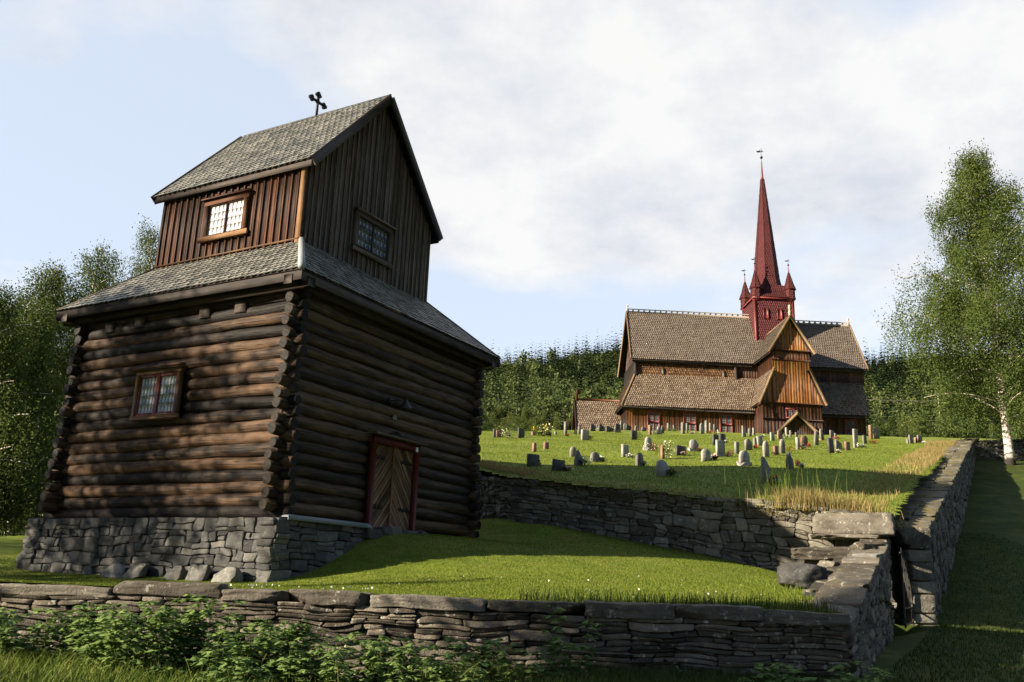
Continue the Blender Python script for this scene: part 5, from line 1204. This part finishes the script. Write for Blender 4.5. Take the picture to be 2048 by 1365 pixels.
FL = [
 (1179, 881, 14, 9, ['darkred', 'orange'], 'rusty brown and orange flowers beside the square pale gravestone'), (1195, 863, 9, 5, ['yellow', 'white'], 'yellow and white flowers before the dark slanted gravestones, left bunch'),
 (1208, 862, 7, 4, ['yellow'], 'small yellow flower bunch before the annex roof, right of another'), (1238, 866, 14, 5, ['purple'], 'purple flower bed at the nave corner'), (1134, 873, 6, 3, ['red'], 'tiny red flowers at the foot of the lone slim pillar'),
 (1309, 869, 10, 6, ['white', 'pink'], 'white and pink flowers between two gravestones under the first nave window'), (1385, 868, 10, 3, ['pink', 'white'], 'low pink and white flowers in front of the second nave window'), (1418, 868, 13, 5, ['orange', 'red'], 'orange-red flowers at the foot of the tallest square pillar'),
 (1432, 869, 9, 6, ['cream'], 'cream flowers in a dark plant left of the third nave window'), (1307, 903, 20, 14, ['pink', 'white', 'darkred'], 'mixed pink and white heather beside the light gravestone on a plinth'), (1259, 916, 12, 6, ['silver', 'white'], 'small silvery plant beside the square-cut light gravestone'),
 (1367, 912, 12, 6, ['white', 'pink'], 'white flower tuft before the wide black gravestone'), (1398, 904, 11, 7, ['pink', 'darkred'], 'dusty pink flowers beside the peaked light gravestone'), (1422, 921, 10, 9, ['white'], 'white spiky flowers right of the pale rounded gravestone'),
 (1430, 921, 9, 9, ['red'], 'bright red flower ball right of the white spiky flowers'), (1455, 915, 16, 11, ['purple', 'darkred'], 'purple and wine red flowers by the tall pinkish gravestone'), (1452, 887, 9, 6, ['white'], 'white flowers right of the dark pair below the third nave window'),
 (1168, 932, 22, 16, ['silver', 'white'], 'large silvery plant before the bell-shaped gravestone'), (1204, 925, 19, 10, ['silver', 'white'], 'silvery plants right of the blue-grey rounded gravestone'), (1136, 943, 17, 8, ['pink', 'cream'], 'small pink and cream flowers before the wide dark gravestone'),
 (1286, 932, 12, 7, ['white', 'silver'], 'white flowers before the oval gravestone'), (1510, 898, 8, 6, ['red'], 'single bright red flower bunch by the narrow grey gravestone'), (1606, 900, 15, 12, ['pink', 'purple', 'white'], 'pink and purple flower bowl between the white and brown gravestones'),
 (1618, 896, 7, 7, ['red', 'orange'], 'glowing red flowers right of the pink and purple bowl'), (1638, 888, 11, 8, ['orange', 'cream'], 'orange flowers at the tall leaning stone'), (1548, 968, 15, 14, ['darkred', 'orange'], 'dark red heather at the tallest dark gravestone'),
 (1557, 969, 12, 8, ['silver', 'white'], 'grey-white flowers right of the dark red heather'), (1596, 936, 12, 13, ['darkred'], 'dark red flowers by the jagged gravestone'), (1604, 938, 9, 9, ['white', 'bluew'], 'white flowers right of the jagged gravestone'),
 (1676, 907, 12, 6, ['white', 'cream'], 'white flowers in front of the group of three gravestones'), (1716, 896, 5, 8, ['white'], 'white pot flowers touching the very tall white gravestone'), (1726, 896, 13, 6, ['silver', 'bluew'], 'grey-blue plants right of the very tall white gravestone'),
 (1745, 888, 16, 6, ['red', 'darkred'], 'wide red flower bed below the tall brown pillar'), (1753, 877, 13, 9, ['pink', 'white'], 'pale pink flowers by the pinkish gravestone right of the church'), (1835, 887, 11, 8, ['red'], 'bright red flowers in the far right group'),
 (1848, 888, 9, 4, ['white'], 'white flowers at the right edge of the far right group'), (1674, 879, 12, 5, ['red', 'pink'], 'red and pink flowers before the narrow chancel window'), (1570, 878, 15, 9, ['cream', 'white'], 'cream flowers in front of the porch'),
 (1582, 870, 6, 5, ['darkred', 'pink'], 'little dark flowers at the porch wall'), (1525, 875, 9, 4, ['white'], 'white flowers at the transept wall foot'),
]
for e in FL: flowers(*e)
for e in ((1336, 919, 22, 34, ['cream', 'white'], 'tall cream flowering shrub beside the narrow rusty gravestone', 'shrub', 'birchfar', 320, .45), (1278, 881, 16, 18, [], 'dark green leafy plant beside the grey-edged gravestone', 'plant', 'darkleaf', 240, 0), (1075, 932, 16, 12, [], 'green plant before the wide dark gravestone', 'plant', 'birchleaf', 160, 0),
          (1343, 953, 22, 14, [], 'round dark bush at the large peaked gravestone', 'shrub', 'darkleaf', 260, 0), (1550, 911, 16, 8, ['darkred'], 'brown-green low plant between white and brown gravestones', 'plant', 'darkleaf', 140, .1), (1580, 905, 17, 15, ['yellow'], 'golden bush beside the tall pinkish-edged gravestone', 'shrub', 'mossy', 200, .1),
          (1335, 863, 12, 7, [], 'low bright green hedge plant, left of two under the nave', 'plant', 'birchleaf', 140, 0), (1347, 864, 14, 8, [], 'low bright green hedge plant, right of two under the nave', 'plant', 'birchleaf', 140, 0), (1684, 901, 20, 6, [], 'dark creeping plant between the group of three gravestones', 'plant', 'darkleaf', 140, 0),
          (1013, 877, 22, 17, ['cream', 'white'], 'yellow-green rose bush at the far left, left of the tall dark gravestone', 'shrub', 'birchfar', 260, .25), (1082, 873, 40, 22, ['yellow', 'cream'], 'wide yellow-green rose bush with pale blossoms near the lone slim pillar', 'shrub', 'birchfar', 500, .2)):
    flowers(e[0], e[1], e[2], e[3], e[4], e[5], 0, e[6], e[7], e[8], e[9], name='small_shrub' if e[6] == 'shrub' else 'small_plant')

# ------------------------------------------------------------------ trees
def place_tree(meshes, name, lab, loc, sz=1., rot=0., group=None, leafmat='birchleaf', barkmat='whitebark', cat='tree'):
    tm, cm = meshes; r = thing(name, lab, cat, loc, rot, group); tm.build('trunk', M[barkmat], r); cm.build('crown', M[leafmat], r, smooth=False); r.scale = (sz,)*3; return r
bp = at(2021, 928, 46.); bp[2] = float(z_base(bp[0], bp[1]))-.1
place_tree(tree_mesh(18.4, 7.0, 170000, 8, weep=2.2, leaf=.112, h0=.13, nb=66, r0=.20, lean=(-.002, 0), envp=.68, spread=.75), 'birch_tree', 'tall silver birch with a white trunk at the right edge beside the boundary wall', bp)
for (px, Y, H_, R_, n, sd, w, h0_, lab) in ((-45, 33, 10.0, 4.4, 90000, 12, 1.6, .04, 'large weeping birch with long hanging twigs at the left edge of the photo'),
                                       (28, 36, 10.2, 3.8, 100000, 13, 1.7, .13, 'weeping birch with a short white trunk standing left of the log tower'),
                                       (80, 40, 13.2, 4.6, 90000, 17, 1.5, .03, 'broad birch between the white-trunked one and the corner of the log tower'),
                                       (160, 43, 15.4, 4.4, 60000, 14, 1.3, .06, 'tallest birch rising behind the left eave of the log tower'),
                                       (268, 47, 18.0, 5.0, 60000, 15, 1.0, .1, 'thin-topped tree showing above the skirt roof beside the boarded storey')):
    x = (px-1024)/FOC*Y/math.cos(PIT)*.985; z = float(z_base(x, Y))
    place_tree(tree_mesh(H_, R_, n, sd, weep=w, leaf=.10, h0=h0_, nb=80, r0=.2, envp=.5, spread=1.2), 'birch_tree', lab, (x, Y, z-.1), group=None)
# trees outside the picture to the left and behind: they shade the tower, the wall and the lawn
offs = [(-23.5, 11.3, 13.5, 4.2, 15000, 21), (-31, 17, 11.5, 4.2, 12000, 22), (-17, -2.3, 15, 4.5, 42000, 23), (-13.5, -8, 16, 5, 38000, 24), (-22, -7.5, 17, 5.4, 42000, 25), (-9, -12, 15, 5, 36000, 26), (-14, 9.1, 7.0, 1.5, 2200, 27), (-7.4, 7.05, 5.7, 1.0, 6500, 28), (-26, -2.0, 20, 2.2, 16000, 29)]  # small near tree and tall far one added, crowns shaped to shade wall
for k, (x, y, H_, R_, n, sd) in enumerate(offs):
    place_tree(tree_mesh(H_, R_, n, sd, weep=.8 if k < 7 else .3, leaf=.22 if k != 7 else .12, h0=.10 if k < 7 else .64, nb=50, r0=.25 if k != 7 else .06, shape='round', spread=.8), 'leafy_tree', 'unseen leafy tree standing outside the wall to the left of the photographed place', (x, y, float(z_base(x, y))-.1), group='trees left of and behind the viewer', leafmat='darkleaf', barkmat='bark')
# middle-distance trees behind the church
protoB = [tree_mesh(12, 3.0, 10000, 100+i, weep=.7, leaf=.27, h0=.12, nb=44, r0=.10, shape='round' if i % 2 else 'birch', bark_seg=5) for i in range(4)]
protoC = [conifer_mesh(13, 2.7, 120+i, 20, 10) for i in range(2)]
base_t = []
for i, pm in enumerate(protoB): base_t.append(('leafy_tree', pm, 'birchfar' if i != 3 else 'birchleaf', 'farbark'))
base_t.append(('leafy_tree', tree_mesh(12, 3.4, 10000, 107, weep=.6, leaf=.27, h0=.05, nb=44, r0=.16, shape='round', bark_seg=5), 'darkleaf', 'bark'))
for pm in protoC: base_t.append(('spruce_tree', pm, 'conleaf', 'bark'))
first = {}
LAB = {0: 'pale green birch at the edge of the wood behind the churchyard', 4: 'dark bushy tree at the edge of the wood behind the churchyard', 5: 'dark pointed spruce among the lighter trees behind the churchyard'}
def put_bg(kind, x, y, s, rot):
    z = float(z_base(x, y))-.2; nm, pm, lm_, bm_ = base_t[kind]; key = 0 if kind < 4 else (4 if kind == 4 else 5)
    if kind not in first:
        r = place_tree(pm, nm, LAB[key], (x, y, z), s, rot, {0: 'pale trees at the edge of the wood', 4: 'dark bushy trees at the edge of the wood', 5: 'spruces at the edge of the wood'}[key], lm_, bm_); first[kind] = r
    else: dup(first[kind], (x, y, z), rot, s)
rt = np.random.default_rng(77)
def at_px(px, Y): return (px-1024)/FOC*Y/math.cos(PIT)
for (px0, px1, n, Y0, Y1, kinds, s0, s1) in (
    (955, 1260, 30, 118, 150, [0, 1, 2, 3, 4], .55, .80), (955, 1270, 34, 160, 230, [0, 1, 2, 3, 5], .8, 1.1), (950, 1270, 34, 240, 330, [0, 1, 2, 3, 0, 5, 6], .95, 1.3),
    (1730, 2080, 26, 112, 140, [4, 4, 1, 4, 3], .65, .95), (1730, 2080, 30, 150, 210, [4, 4, 1, 5, 3], .9, 1.2), (1725, 2090, 26, 230, 320, [4, 0, 5, 6, 1], 1., 1.35), (-80, 110, 16, 60, 90, [4, 4, 1, 3], .7, 1.), (1270, 1720, 12, 120, 170, [0, 4, 1], .6, .8)):
    for i in range(n):
        px = px0+(px1-px0)*(i+rt.random())/n; Y = rt.uniform(Y0, Y1); put_bg(int(rt.choice(kinds)), at_px(px, Y), Y, rt.uniform(s0, s1), rt.uniform(0, 6.28))
for (px, Y, k, s) in ((965, 105, 4, .62), (985, 112, 4, .6), (1000, 118, 4, .5), (1215, 150, 5, .95), (1232, 160, 6, .9), (1045, 160, 5, .8)): put_bg(k, at_px(px, Y), Y, s, px)
# the far wooded hillside reads as one mass
def lowtree(seed, con, fine=True):
    rr = np.random.default_rng(seed)
    if con:
        tm, cm = conifer_mesh(15, 2.3, seed, 16 if fine else 8, 7, small=True); return np.concatenate(cm.V)
    n = 190 if fine else 50; P = rr.normal(size=(n, 3)); P /= np.linalg.norm(P, axis=1)[:, None]; P = P*(.55+.45*rr.random(n)[:, None]); lob = 1+.25*snoise(P*2.2, seed, 2); P = P*lob[:, None]*A([2.3, 2.3, 4.3]); P[:, :2] *= (1.0-.06*P[:, 2:3]); P += A([0, 0, 6.4])
    m = MB(); leaf_cloud(m, P, .85 if fine else 2., rr, .2, .8); V = np.concatenate(m.V)
    return V
LT = {(f, c): [lowtree(i+c*10, c, f) for i in range(5)] for f in (True, False) for c in (0, 1)}
rr = np.random.default_rng(5); B = {0: ([], []), 1: ([], [])}
az = np.concatenate([rr.uniform(-.08, .17, 1400), rr.uniform(.36, .60, 1100), rr.uniform(-.75, .75, 3000), rr.uniform(-.10, .18, 2700), rr.uniform(.35, .62, 2000)]); Y = 320+(rr.random(len(az))**.85)*780; Y[:2500] = 320+rr.random(2500)*380; Y[5500:] = 640+rr.random(len(az)-5500)*480; Y[2500:5500] = 170+rr.random(3000)**.8*900; finef = np.arange(len(az)) < 2500; tiny = np.arange(len(az)) >= 5500
for a, y, ff, ty in zip(az, Y, finef, tiny):
    if not ff and not ty and (-.08 < a < .17 or .36 < a < .6): continue
    x = a*y; z = float(z_base(x, y)); pn = float(snoise(A([[x/70., y/110.]]), 3, 2)[0]); con = int(rr.random()+pn*.35 < np.interp(y, [320, 480, 660, 760], [.06, .25, .93, .98]) or (a > .35 and rr.random() < .45))
    T = LT[(bool(ff), con)][rr.integers(0, 5)]; s = rr.uniform(.65, 1.0)**-1*(1.0 if con else 1.08)*(rr.choice([.5, .65, .8, 1.15], p=[.35, .3, .2, .15]) if ty else .95); c_, s_ = math.cos(x), math.sin(x)
    V = T@A([[c_, s_, 0], [-s_, c_, 0], [0, 0, 1]])*A([s, s, s*rr.uniform(.85, 1.2)*(1.3 if con else 1.)])*(A([.85, .85, 1.]) if con else 1.)+A([x, y, z-.5])
    B[con][0].append(V); B[con][1].append(np.clip(.45*rr.random()+.25*(.5+pn)+rr.random(len(V)//4)*.3, 0, 1))
for con, mt, lab in ((0, 'hillleaf', 'lighter leafy part of the wooded hillside far behind the church'), (1, 'conleaf', 'dark spruces covering the upper wooded hillside')):
    m = MB(); V = np.concatenate(B[con][0]); n = len(V)//4; m.add(V, [(np.arange(n)*4)[:, None]+np.arange(4)[None]], np.concatenate(B[con][1])); o = m.build('forest', M[mt], smooth=False); tag(o, lab, 'forest', None, 'stuff')
# utility pole on the right hillside
pp = at(1877, 805, 300); pz = float(z_base(pp[0], 300)); pole = thing('utility_pole', 'small wooden power line pole on the wooded slope right of the church', 'utility pole', (pp[0], 300, pz))
H_ = at(1877, 786, 300)[2]-pz; m = MB(); tube(m, [(0, 0, 0), (0, 0, H_)], [.2, .14], 8); m.build('post', M['farbark'], pole); m = MB(); beam(m, (-2.2, 0, H_-.6), (2.2, 0, H_-.6), .2, .2); m.build('crossarm', M['farbark'], pole)
for k in (-2, 0, 2):
    m = MB(); u = np.linspace(-1, 1, 15); tube(m, np.stack([k+u*46-46*0, u*0+0, H_-.4-2.5*(1-u**2)+u*2-0+2.5*1-2.5*(u*0+1)+2.5*(1-(1-u**2))*0], -1)+A([0, k*.2, 0]), .035, 4); m.build('wire', M['gmid'], pole)

# ------------------------------------------------------------------ grass, weeds and shrubs
def blades(name, P, h, w, mat, rr, bend=.4, lab=None, heads=False):
    n = len(P); a = rr.uniform(0, 6.28, n); d = np.stack([np.cos(a), np.sin(a), 0*a], -1); s = np.stack([-np.sin(a), np.cos(a), 0*a], -1)
    hh = h*rr.uniform(.55, 1.25, n)[:, None] if np.isscalar(h) else h[:, None]*rr.uniform(.6, 1.2, n)[:, None]; b = bend*rr.uniform(.2, 1.3, n)[:, None]*hh; ww = w*rr.uniform(.7, 1.3, n)[:, None]
    z = A([0, 0, 1.]); V = np.stack([P-s*ww, P+s*ww, P+d*b*.35+z*hh*.6+s*ww*.7, P+d*b*.35+z*hh*.6-s*ww*.7, P+d*b+z*hh], 1).reshape(-1, 3)
    i = (np.arange(n)*5)[:, None]; mb = MB(); r = rr.random(n); mb.add(V, [i+A([0, 1, 2, 3])[None], i+A([3, 2, 4])[None]], [r, r]); o = mb.build(name, M[mat], smooth=False); o['kind'] = 'stuff'
    if lab: o['label'] = lab
    o['category'] = 'grass'; return o
rr = np.random.default_rng(31)
def scatter(n, x0, x1, y0, y1, poly=None, zf=z_lawn, f=None, pw=1.):
    X = rr.uniform(x0, x1, n); Y = y0+(y1-y0)*rr.random(n)**pw
    m = np.ones(n, bool)
    if poly is not None: m &= inpoly(X, Y, poly)
    if f is not None: m &= f(X, Y)
    X, Y = X[m], Y[m]; Zs = np.concatenate([zf(X[i:i+20000], Y[i:i+20000]) for i in range(0, len(X), 20000)]) if len(X) else X
    return np.stack([X, Y, Zs], -1)
inh = [tuple(hw(s, t, 0)[:2]) for s, t in ((-.3, -.3), (6.7, -.3), (6.7, 6.9), (-.3, 6.9))]
nothouse = lambda X, Y: ~inpoly(X, Y, inh)
blades('lawn_grass', scatter(330000, -12, 7.5, 11.3, 24, POLY_L, z_lawn, nothouse, 1.5), .023, .004, 'blade', rr, .6, 'short mown grass covering the lower lawn')
blades('churchyard_grass', scatter(230000, -4, 26, 17, 62, POLY_Y, z_yard2, lambda X, Y: (X > -3+(Y-30)*-.05) & (X < 9+(Y-20)*.53), 1.25), .040, .008, 'yardblade', rr, .6, 'mown grass on the churchyard slope')
# longer dry grass along wall tops
def along(p0, p1, n, wd, zf=z_yard2, side=1, pw=1.):
    u = rr.random(n)**pw; d = A(p1)-A(p0); nn = A([-d[1], d[0]])/np.linalg.norm(d)*side; q = A(p0)+u[:, None]*d+nn*(rr.random(n)**1.3*wd)[:, None]; return np.stack([q[:, 0], q[:, 1], zf(q[:, 0], q[:, 1])], -1)
blades('dry_grass', np.concatenate([along((-1.0, 26.2), (.3, 23.3), 2600, .9, side=-1) if False else along((.4, 23.2), (-1.2, 26.4), 2600, .8, side=-1), along((4.1, 21.2), (7.9, 19.5), 700, .6, side=1), along((.3, 23.1), (4.2, 21.1), 600, .3, side=1)]), .11, .005, 'dry', rr, .7, 'dry yellow grass fringing the top of the retaining wall')
tuf = A([6.75, 20.25]); q = tuf+rr.normal(0, 1, (900, 2))*A([.42, .22]); blades('dry_grass', np.stack([q[:, 0], q[:, 1], z_yard2(q[:, 0], q[:, 1])], -1), .42, .006, 'dry', rr, .55, 'big dry grass tuft above the huge pale block')
q = A([6.5, 20.8])+rr.normal(0, 1, (110, 2))*A([.7, .35]); blades('long_grass', np.stack([q[:, 0], q[:, 1], z_yard2(q[:, 0], q[:, 1])], -1), .85, .005, 'tall', rr, .3, 'tall thin green grass stems behind the retaining wall')
q = A([8.4, 20.3])+rr.normal(0, 1, (420, 2))*A([.25, .3])-A([.5, 0]); blades('dry_grass', np.stack([q[:, 0], q[:, 1], z_yard2(q[:, 0], q[:, 1])], -1), .28, .006, 'dry', rr, .6, 'short dry grass tuft left of the right gate pillar')
bp0, bp1 = BW0+A([-.85, .3]), BW1+A([-.9, 0]); blades('dry_grass', np.concatenate([along(tuple(bp0), tuple(bp1), 4200, 1.3, side=1), along(tuple(BW0+(BW1-BW0)*.45+A([-.9, 0])), tuple(BW1+A([-.9, 0])), 6000, 1.4, side=1)]), .14, .007, 'dry', rr, .6, 'dry straw-coloured grass along the inside of the boundary wall')
def mossclump(n, pts, s, zoff=0.):
    P = pts[rr.integers(0, len(pts), n)]+rr.normal(0, s, (n, 3))*A([1, 1, .35])+A([0, 0, zoff]); m = MB(); leaf_cloud(m, P, .035, rr, 0, .6); o = m.build('moss', M['mossy']); o['kind'] = 'stuff'; o['label'] = 'brown and yellow moss on the wall tops'; o['category'] = 'moss'
uu = rr.random(60); pts = np.stack([WA[0]+(WB[0]-WA[0])*uu+.1, WA[1]+(WB[1]-WA[1])*uu+.15, 4.12-1.04*uu], -1); mossclump(16000, pts, .17)
# foreground meadow strip
FX = scatter(30000, -9, 1, 6.3, 10.2, None, z_base, lambda X, Y: (X < -2.3+rr.normal(0, .5, len(X))) | (Y < 7.2), .8); blades('meadow_grass', FX, .26, .006, 'tall', rr, .7, 'long green meadow grass along the bottom left edge')
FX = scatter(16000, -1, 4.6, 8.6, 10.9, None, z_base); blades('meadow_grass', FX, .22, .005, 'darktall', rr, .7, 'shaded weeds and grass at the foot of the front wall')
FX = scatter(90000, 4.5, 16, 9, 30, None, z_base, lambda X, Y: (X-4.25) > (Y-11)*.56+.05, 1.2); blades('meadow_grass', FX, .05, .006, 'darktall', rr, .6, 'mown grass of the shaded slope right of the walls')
def raspberry(x, y, h, n, seed, lab, spread=.45):
    r0 = np.random.default_rng(seed); z = float(z_base(x, y)); root = thing('raspberry_bush', lab, 'shrub', (x, y, z), 0, 'leafy shrubs growing before the front wall'); st = MB(); lv = MB(); st.smooth = True; Pv = []; Nv = []; Sv = []
    for i in range(n):
        b = r0.normal(0, spread*.5, 2); hh = h*r0.uniform(.55, 1.1); d = r0.normal(0, .22, 2); u = np.linspace(0, 1, 6)[:, None]
        path = np.concatenate([b*A([1, .5])+d*u**1.6*hh*A([1, .8]), u*hh-.12*u**3*hh], 1); tube(st, path, .006*(1-.6*u[:, 0]), 4, cap=False)
        if n <= 12: st.build('stem', M['tall'], root, loc=None).location = (0, 0, 0); st = MB(); st.smooth = True
        m = int(hh*34)
        for j in range(m):
            q = r0.uniform(.12, 1.); p = A([np.interp(q, u[:, 0], path[:, k]) for k in range(3)]); a = r0.uniform(0, 6.28); o = A([math.cos(a), math.sin(a), .25]); pet = r0.uniform(.04, .11); p1 = p+o*pet
            for k, ang in enumerate((0, 1.15, -1.15) if r0.random() < .8 else (0, .9, -.9, 1.8, -1.8)):
                ca, sa = math.cos(a+ang), math.sin(a+ang); L = r0.uniform(.065, .115)*(1 if k == 0 else .85); dr = A([ca, sa, r0.uniform(-.55, .1)]); dr = nrm(dr); sdv = nrm(np.cross(dr, A([0, 0, 1.]))+A([0, 0, r0.normal(0, .25)])); Wd = L*.36; t_ = p1+dr*L; mdl = p1+dr*L*.42
                Pv.append([p1, mdl+sdv*Wd-A([0, 0, .006]), t_, mdl+A([0, 0, .010]), mdl-sdv*Wd-A([0, 0, .006])])
    V = A(Pv).reshape(-1, 3); k = len(V)//5; i = (np.arange(k)*5)[:, None]; r = np.repeat(r0.random(k//1), 1)*.85; lv.add(V, [i+A([0, 1, 2, 3])[None], i+A([0, 3, 2, 4])[None]], [r, r]); (st.build('stem', M['tall'], root) if n > 12 else None); lv.build('foliage', M['shrubleaf'], root)
RB = [(-5.6, 9.9, .62, 10, 'low dark shrub at the left end of the front wall'), (-5.0, 9.6, .70, 12, 'dark shrub before the front wall, below the left end of the foundation'), (-4.3, 9.9, .80, 13, 'shaded shrub before the front wall, left of the tallest one'), (-3.7, 9.5, .92, 16, 'leafy shrub reaching up the front wall below the pale foundation boulders'), (-3.2, 9.9, 1.02, 16, 'tallest sunlit shrub covering the front wall'),
      (-2.7, 9.3, .74, 15, 'bright green shrub low before the wall, right of the tallest one'), (-2.1, 9.7, .86, 16, 'large-leaved shrub in front of the sunlit wall stones'), (-1.7, 9.2, .66, 14, 'yellowish bramble at the bottom edge below the sunlit wall'), (-1.2, 9.8, .72, 14, 'bramble before the wall under the long pale coping stone'), (-.7, 9.4, .62, 12, 'bramble in partial shade below the middle of the wall'),
      (-.1, 9.9, .70, 9, 'thin-stemmed shrub before the shaded wall, left one'), (.75, 10.2, 1.0, 4, 'single tall nettle-like plant standing against the shaded wall'), (-2.5, 8.9, .5, 12, 'low bramble at the bottom edge of the photo, left of the yellowish one'), (2.9, 10.1, .45, 7, 'small dark plant at the wall foot near the corner'), (3.7, 10.0, .5, 7, 'dark plant with thin stems at the near wall corner')]
for i, (x, y, h, n, lab) in enumerate(RB): raspberry(x, y, h*.93, int(n*1.4), 300+i, lab)

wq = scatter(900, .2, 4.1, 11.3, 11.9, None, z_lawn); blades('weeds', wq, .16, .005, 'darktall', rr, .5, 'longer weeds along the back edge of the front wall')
wq = scatter(420, 4.2, 6.6, 12.5, 16.5, None, z_lawn, lambda X, Y: (X-4.12) < (Y-11)*.5-.25); blades('weeds', wq, .14, .005, 'tall', rr, .6, 'weeds growing among the rubble at the wall corner')
dq = np.concatenate([scatter(40, -4.2, -2.9, 11.5, 12.2, None, z_lawn), scatter(12, -2.3, -1.6, 11.6, 11.9, None, z_lawn), scatter(60, -6, 4, 11.6, 15, None, z_lawn, nothouse)]); dq[:, 2] += .035
m = MB(); leaf_cloud(m, dq, .028, rr, -1., .9); o = m.build('clover', M['f_white'], smooth=False); tag(o, 'tiny white clover flowers scattered on the lower lawn', 'flowers', None, 'stuff')

# ------------------------------------------------------------------ world, sun, camera
world = bpy.data.worlds.new('World'); SC.world = world; world.use_nodes = True; wt = world.node_tree; wt.nodes.clear()
SUN_AZ, SUN_EL = math.radians(-113), math.radians(21.5)      # azimuth measured clockwise from +Y
sd = A([math.sin(SUN_AZ)*math.cos(SUN_EL), math.cos(SUN_AZ)*math.cos(SUN_EL), math.sin(SUN_EL)])
W = NT.__new__(NT); W.t = wt
sky = W.n('ShaderNodeTexSky', sky_type='NISHITA'); sky.sun_disc = False; sky.sun_elevation = SUN_EL; sky.sun_rotation = SUN_AZ % (2*PI); sky.altitude = 400; sky.air_density = 1.0; sky.dust_density = .6; sky.ozone_density = 1.6
tc = W.n('ShaderNodeTexCoord'); g = tc.outputs['Generated']
sp = W.n('ShaderNodeSeparateXYZ'); W.l(g, sp.inputs[0])
den = W.math('ADD', W.math('MAXIMUM', sp.outputs[2], 0.), .28); cb = W.n('ShaderNodeCombineXYZ'); W.l(W.math('DIVIDE', sp.outputs[0], den), cb.inputs[0]); W.l(W.math('DIVIDE', sp.outputs[1], den), cb.inputs[1])
def dirmask(px, py, rad, soft):
    d = nrm(ray(px, py)); v = W.n('ShaderNodeVectorMath', operation='DOT_PRODUCT'); W.l(g, v.inputs[0]); v.inputs[1].default_value = tuple(d)
    a = math.cos(rad); mr = W.n('ShaderNodeMapRange'); mr.interpolation_type = 'SMOOTHSTEP'; W.l(v.outputs['Value'], mr.inputs[0]); mr.inputs[1].default_value = math.cos(rad+soft); mr.inputs[2].default_value = math.cos(max(rad-soft, 0)); return mr.outputs[0]
CL = cb.outputs[0]
n1 = W.noise(W.map(CL, (1, 1, 1), (3.1, 1.7, 0)), 2.6, 8, .55, .3); n2 = W.noise(W.map(CL, (1, 1, 1), (9.1, 4.7, 0)), 8., 6, .6, .2)
f = W.math('ADD', W.math('MULTIPLY', n1, 1.15), W.math('MULTIPLY', n2, .28)); f = W.math('SUBTRACT', f, .215)
msk = None
for (px, py, r, s, w) in ((900, 80, .14, .16, .30), (1080, 240, .10, .12, .26), (1010, 390, .07, .08, .22), (1250, 60, .16, .15, .22), (1700, 110, .20, .18, .24), (1780, 260, .05, .05, .22), (1950, 240, .07, .06, .28), (1400, 330, .06, .08, .12), (1380, 430, .06, .07, .14), (180, 0, .07, .06, .26), (60, 40, .03, .04, .18), (10, 640, .04, .05, .3), (250, 330, .16, .12, -.22), (1250, 560, .16, .08, -.06), (700, 500, .1, .1, -.05)):
    m = W.math('MULTIPLY', dirmask(px, py, r, s), w*.88); msk = m if msk is None else W.math('ADD', msk, m)
f = W.math('ADD', f, msk)
cm = W.ramp(f, [(.52, 0.), (.63, .5), (.78, 1.)])
shade = W.ramp(W.noise(W.map(CL, (1, 1, 1), (1.1, 7.7, 0)), 3.4, 6, .6), [(.34, (.74, .77, .84)), (.58, (1.06, 1.04, 1.01))])
cloud = W.n('ShaderNodeVectorMath', operation='SCALE'); W.l(shade, cloud.inputs[0]); cloud.inputs['Scale'].default_value = CLOUD_B
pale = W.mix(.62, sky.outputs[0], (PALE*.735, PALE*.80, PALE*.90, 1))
mixc = W.mix(W.math('MULTIPLY', cm, .85), pale, cloud.outputs[0])
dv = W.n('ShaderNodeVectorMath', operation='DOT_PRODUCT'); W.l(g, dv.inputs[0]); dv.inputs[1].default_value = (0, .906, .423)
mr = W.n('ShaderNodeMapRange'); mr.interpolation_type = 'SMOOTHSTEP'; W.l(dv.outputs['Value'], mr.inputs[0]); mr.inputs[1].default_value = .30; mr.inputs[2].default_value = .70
mixc = W.mix(mr.outputs[0], W.mix(1., sky.outputs[0], (.75, .75, .75, 1), 'MULTIPLY'), mixc)  # unseen sky behind and overhead dimmed to cut fill light
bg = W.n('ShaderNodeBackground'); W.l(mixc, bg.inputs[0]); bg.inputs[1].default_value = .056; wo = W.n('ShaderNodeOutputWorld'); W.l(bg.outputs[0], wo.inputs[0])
sun = bpy.data.lights.new('sun', 'SUN'); sun.energy = 5.0; sun.angle = math.radians(.55); sun.color = (1, .86, .66)
so = bpy.data.objects.new('sun', sun); COL.objects.link(so); so.location = tuple(sd*50); so.rotation_euler = Vector(tuple(-sd)).to_track_quat('-Z', 'Y').to_euler()
cam = bpy.data.cameras.new('camera'); co = bpy.data.objects.new('camera', cam); COL.objects.link(co); SC.camera = co
cam.sensor_width = 36; cam.lens = FOC/2048*36; cam.clip_end = 6000; cam.clip_start = .05
mat = Matrix(((cR[0], cU[0], -cF[0], 0), (cR[1], cU[1], -cF[1], 0), (cR[2], cU[2], -cF[2], EYE[2]), (0, 0, 0, 1))); co.matrix_world = mat
SC.view_settings.view_transform = 'Standard'; SC.view_settings.look = 'None'; SC.view_settings.exposure = 1.62; SC.view_settings.gamma = 1.
SC.cycles.max_bounces = 6; SC.cycles.transparent_max_bounces = 6; SC.cycles.use_denoising = True
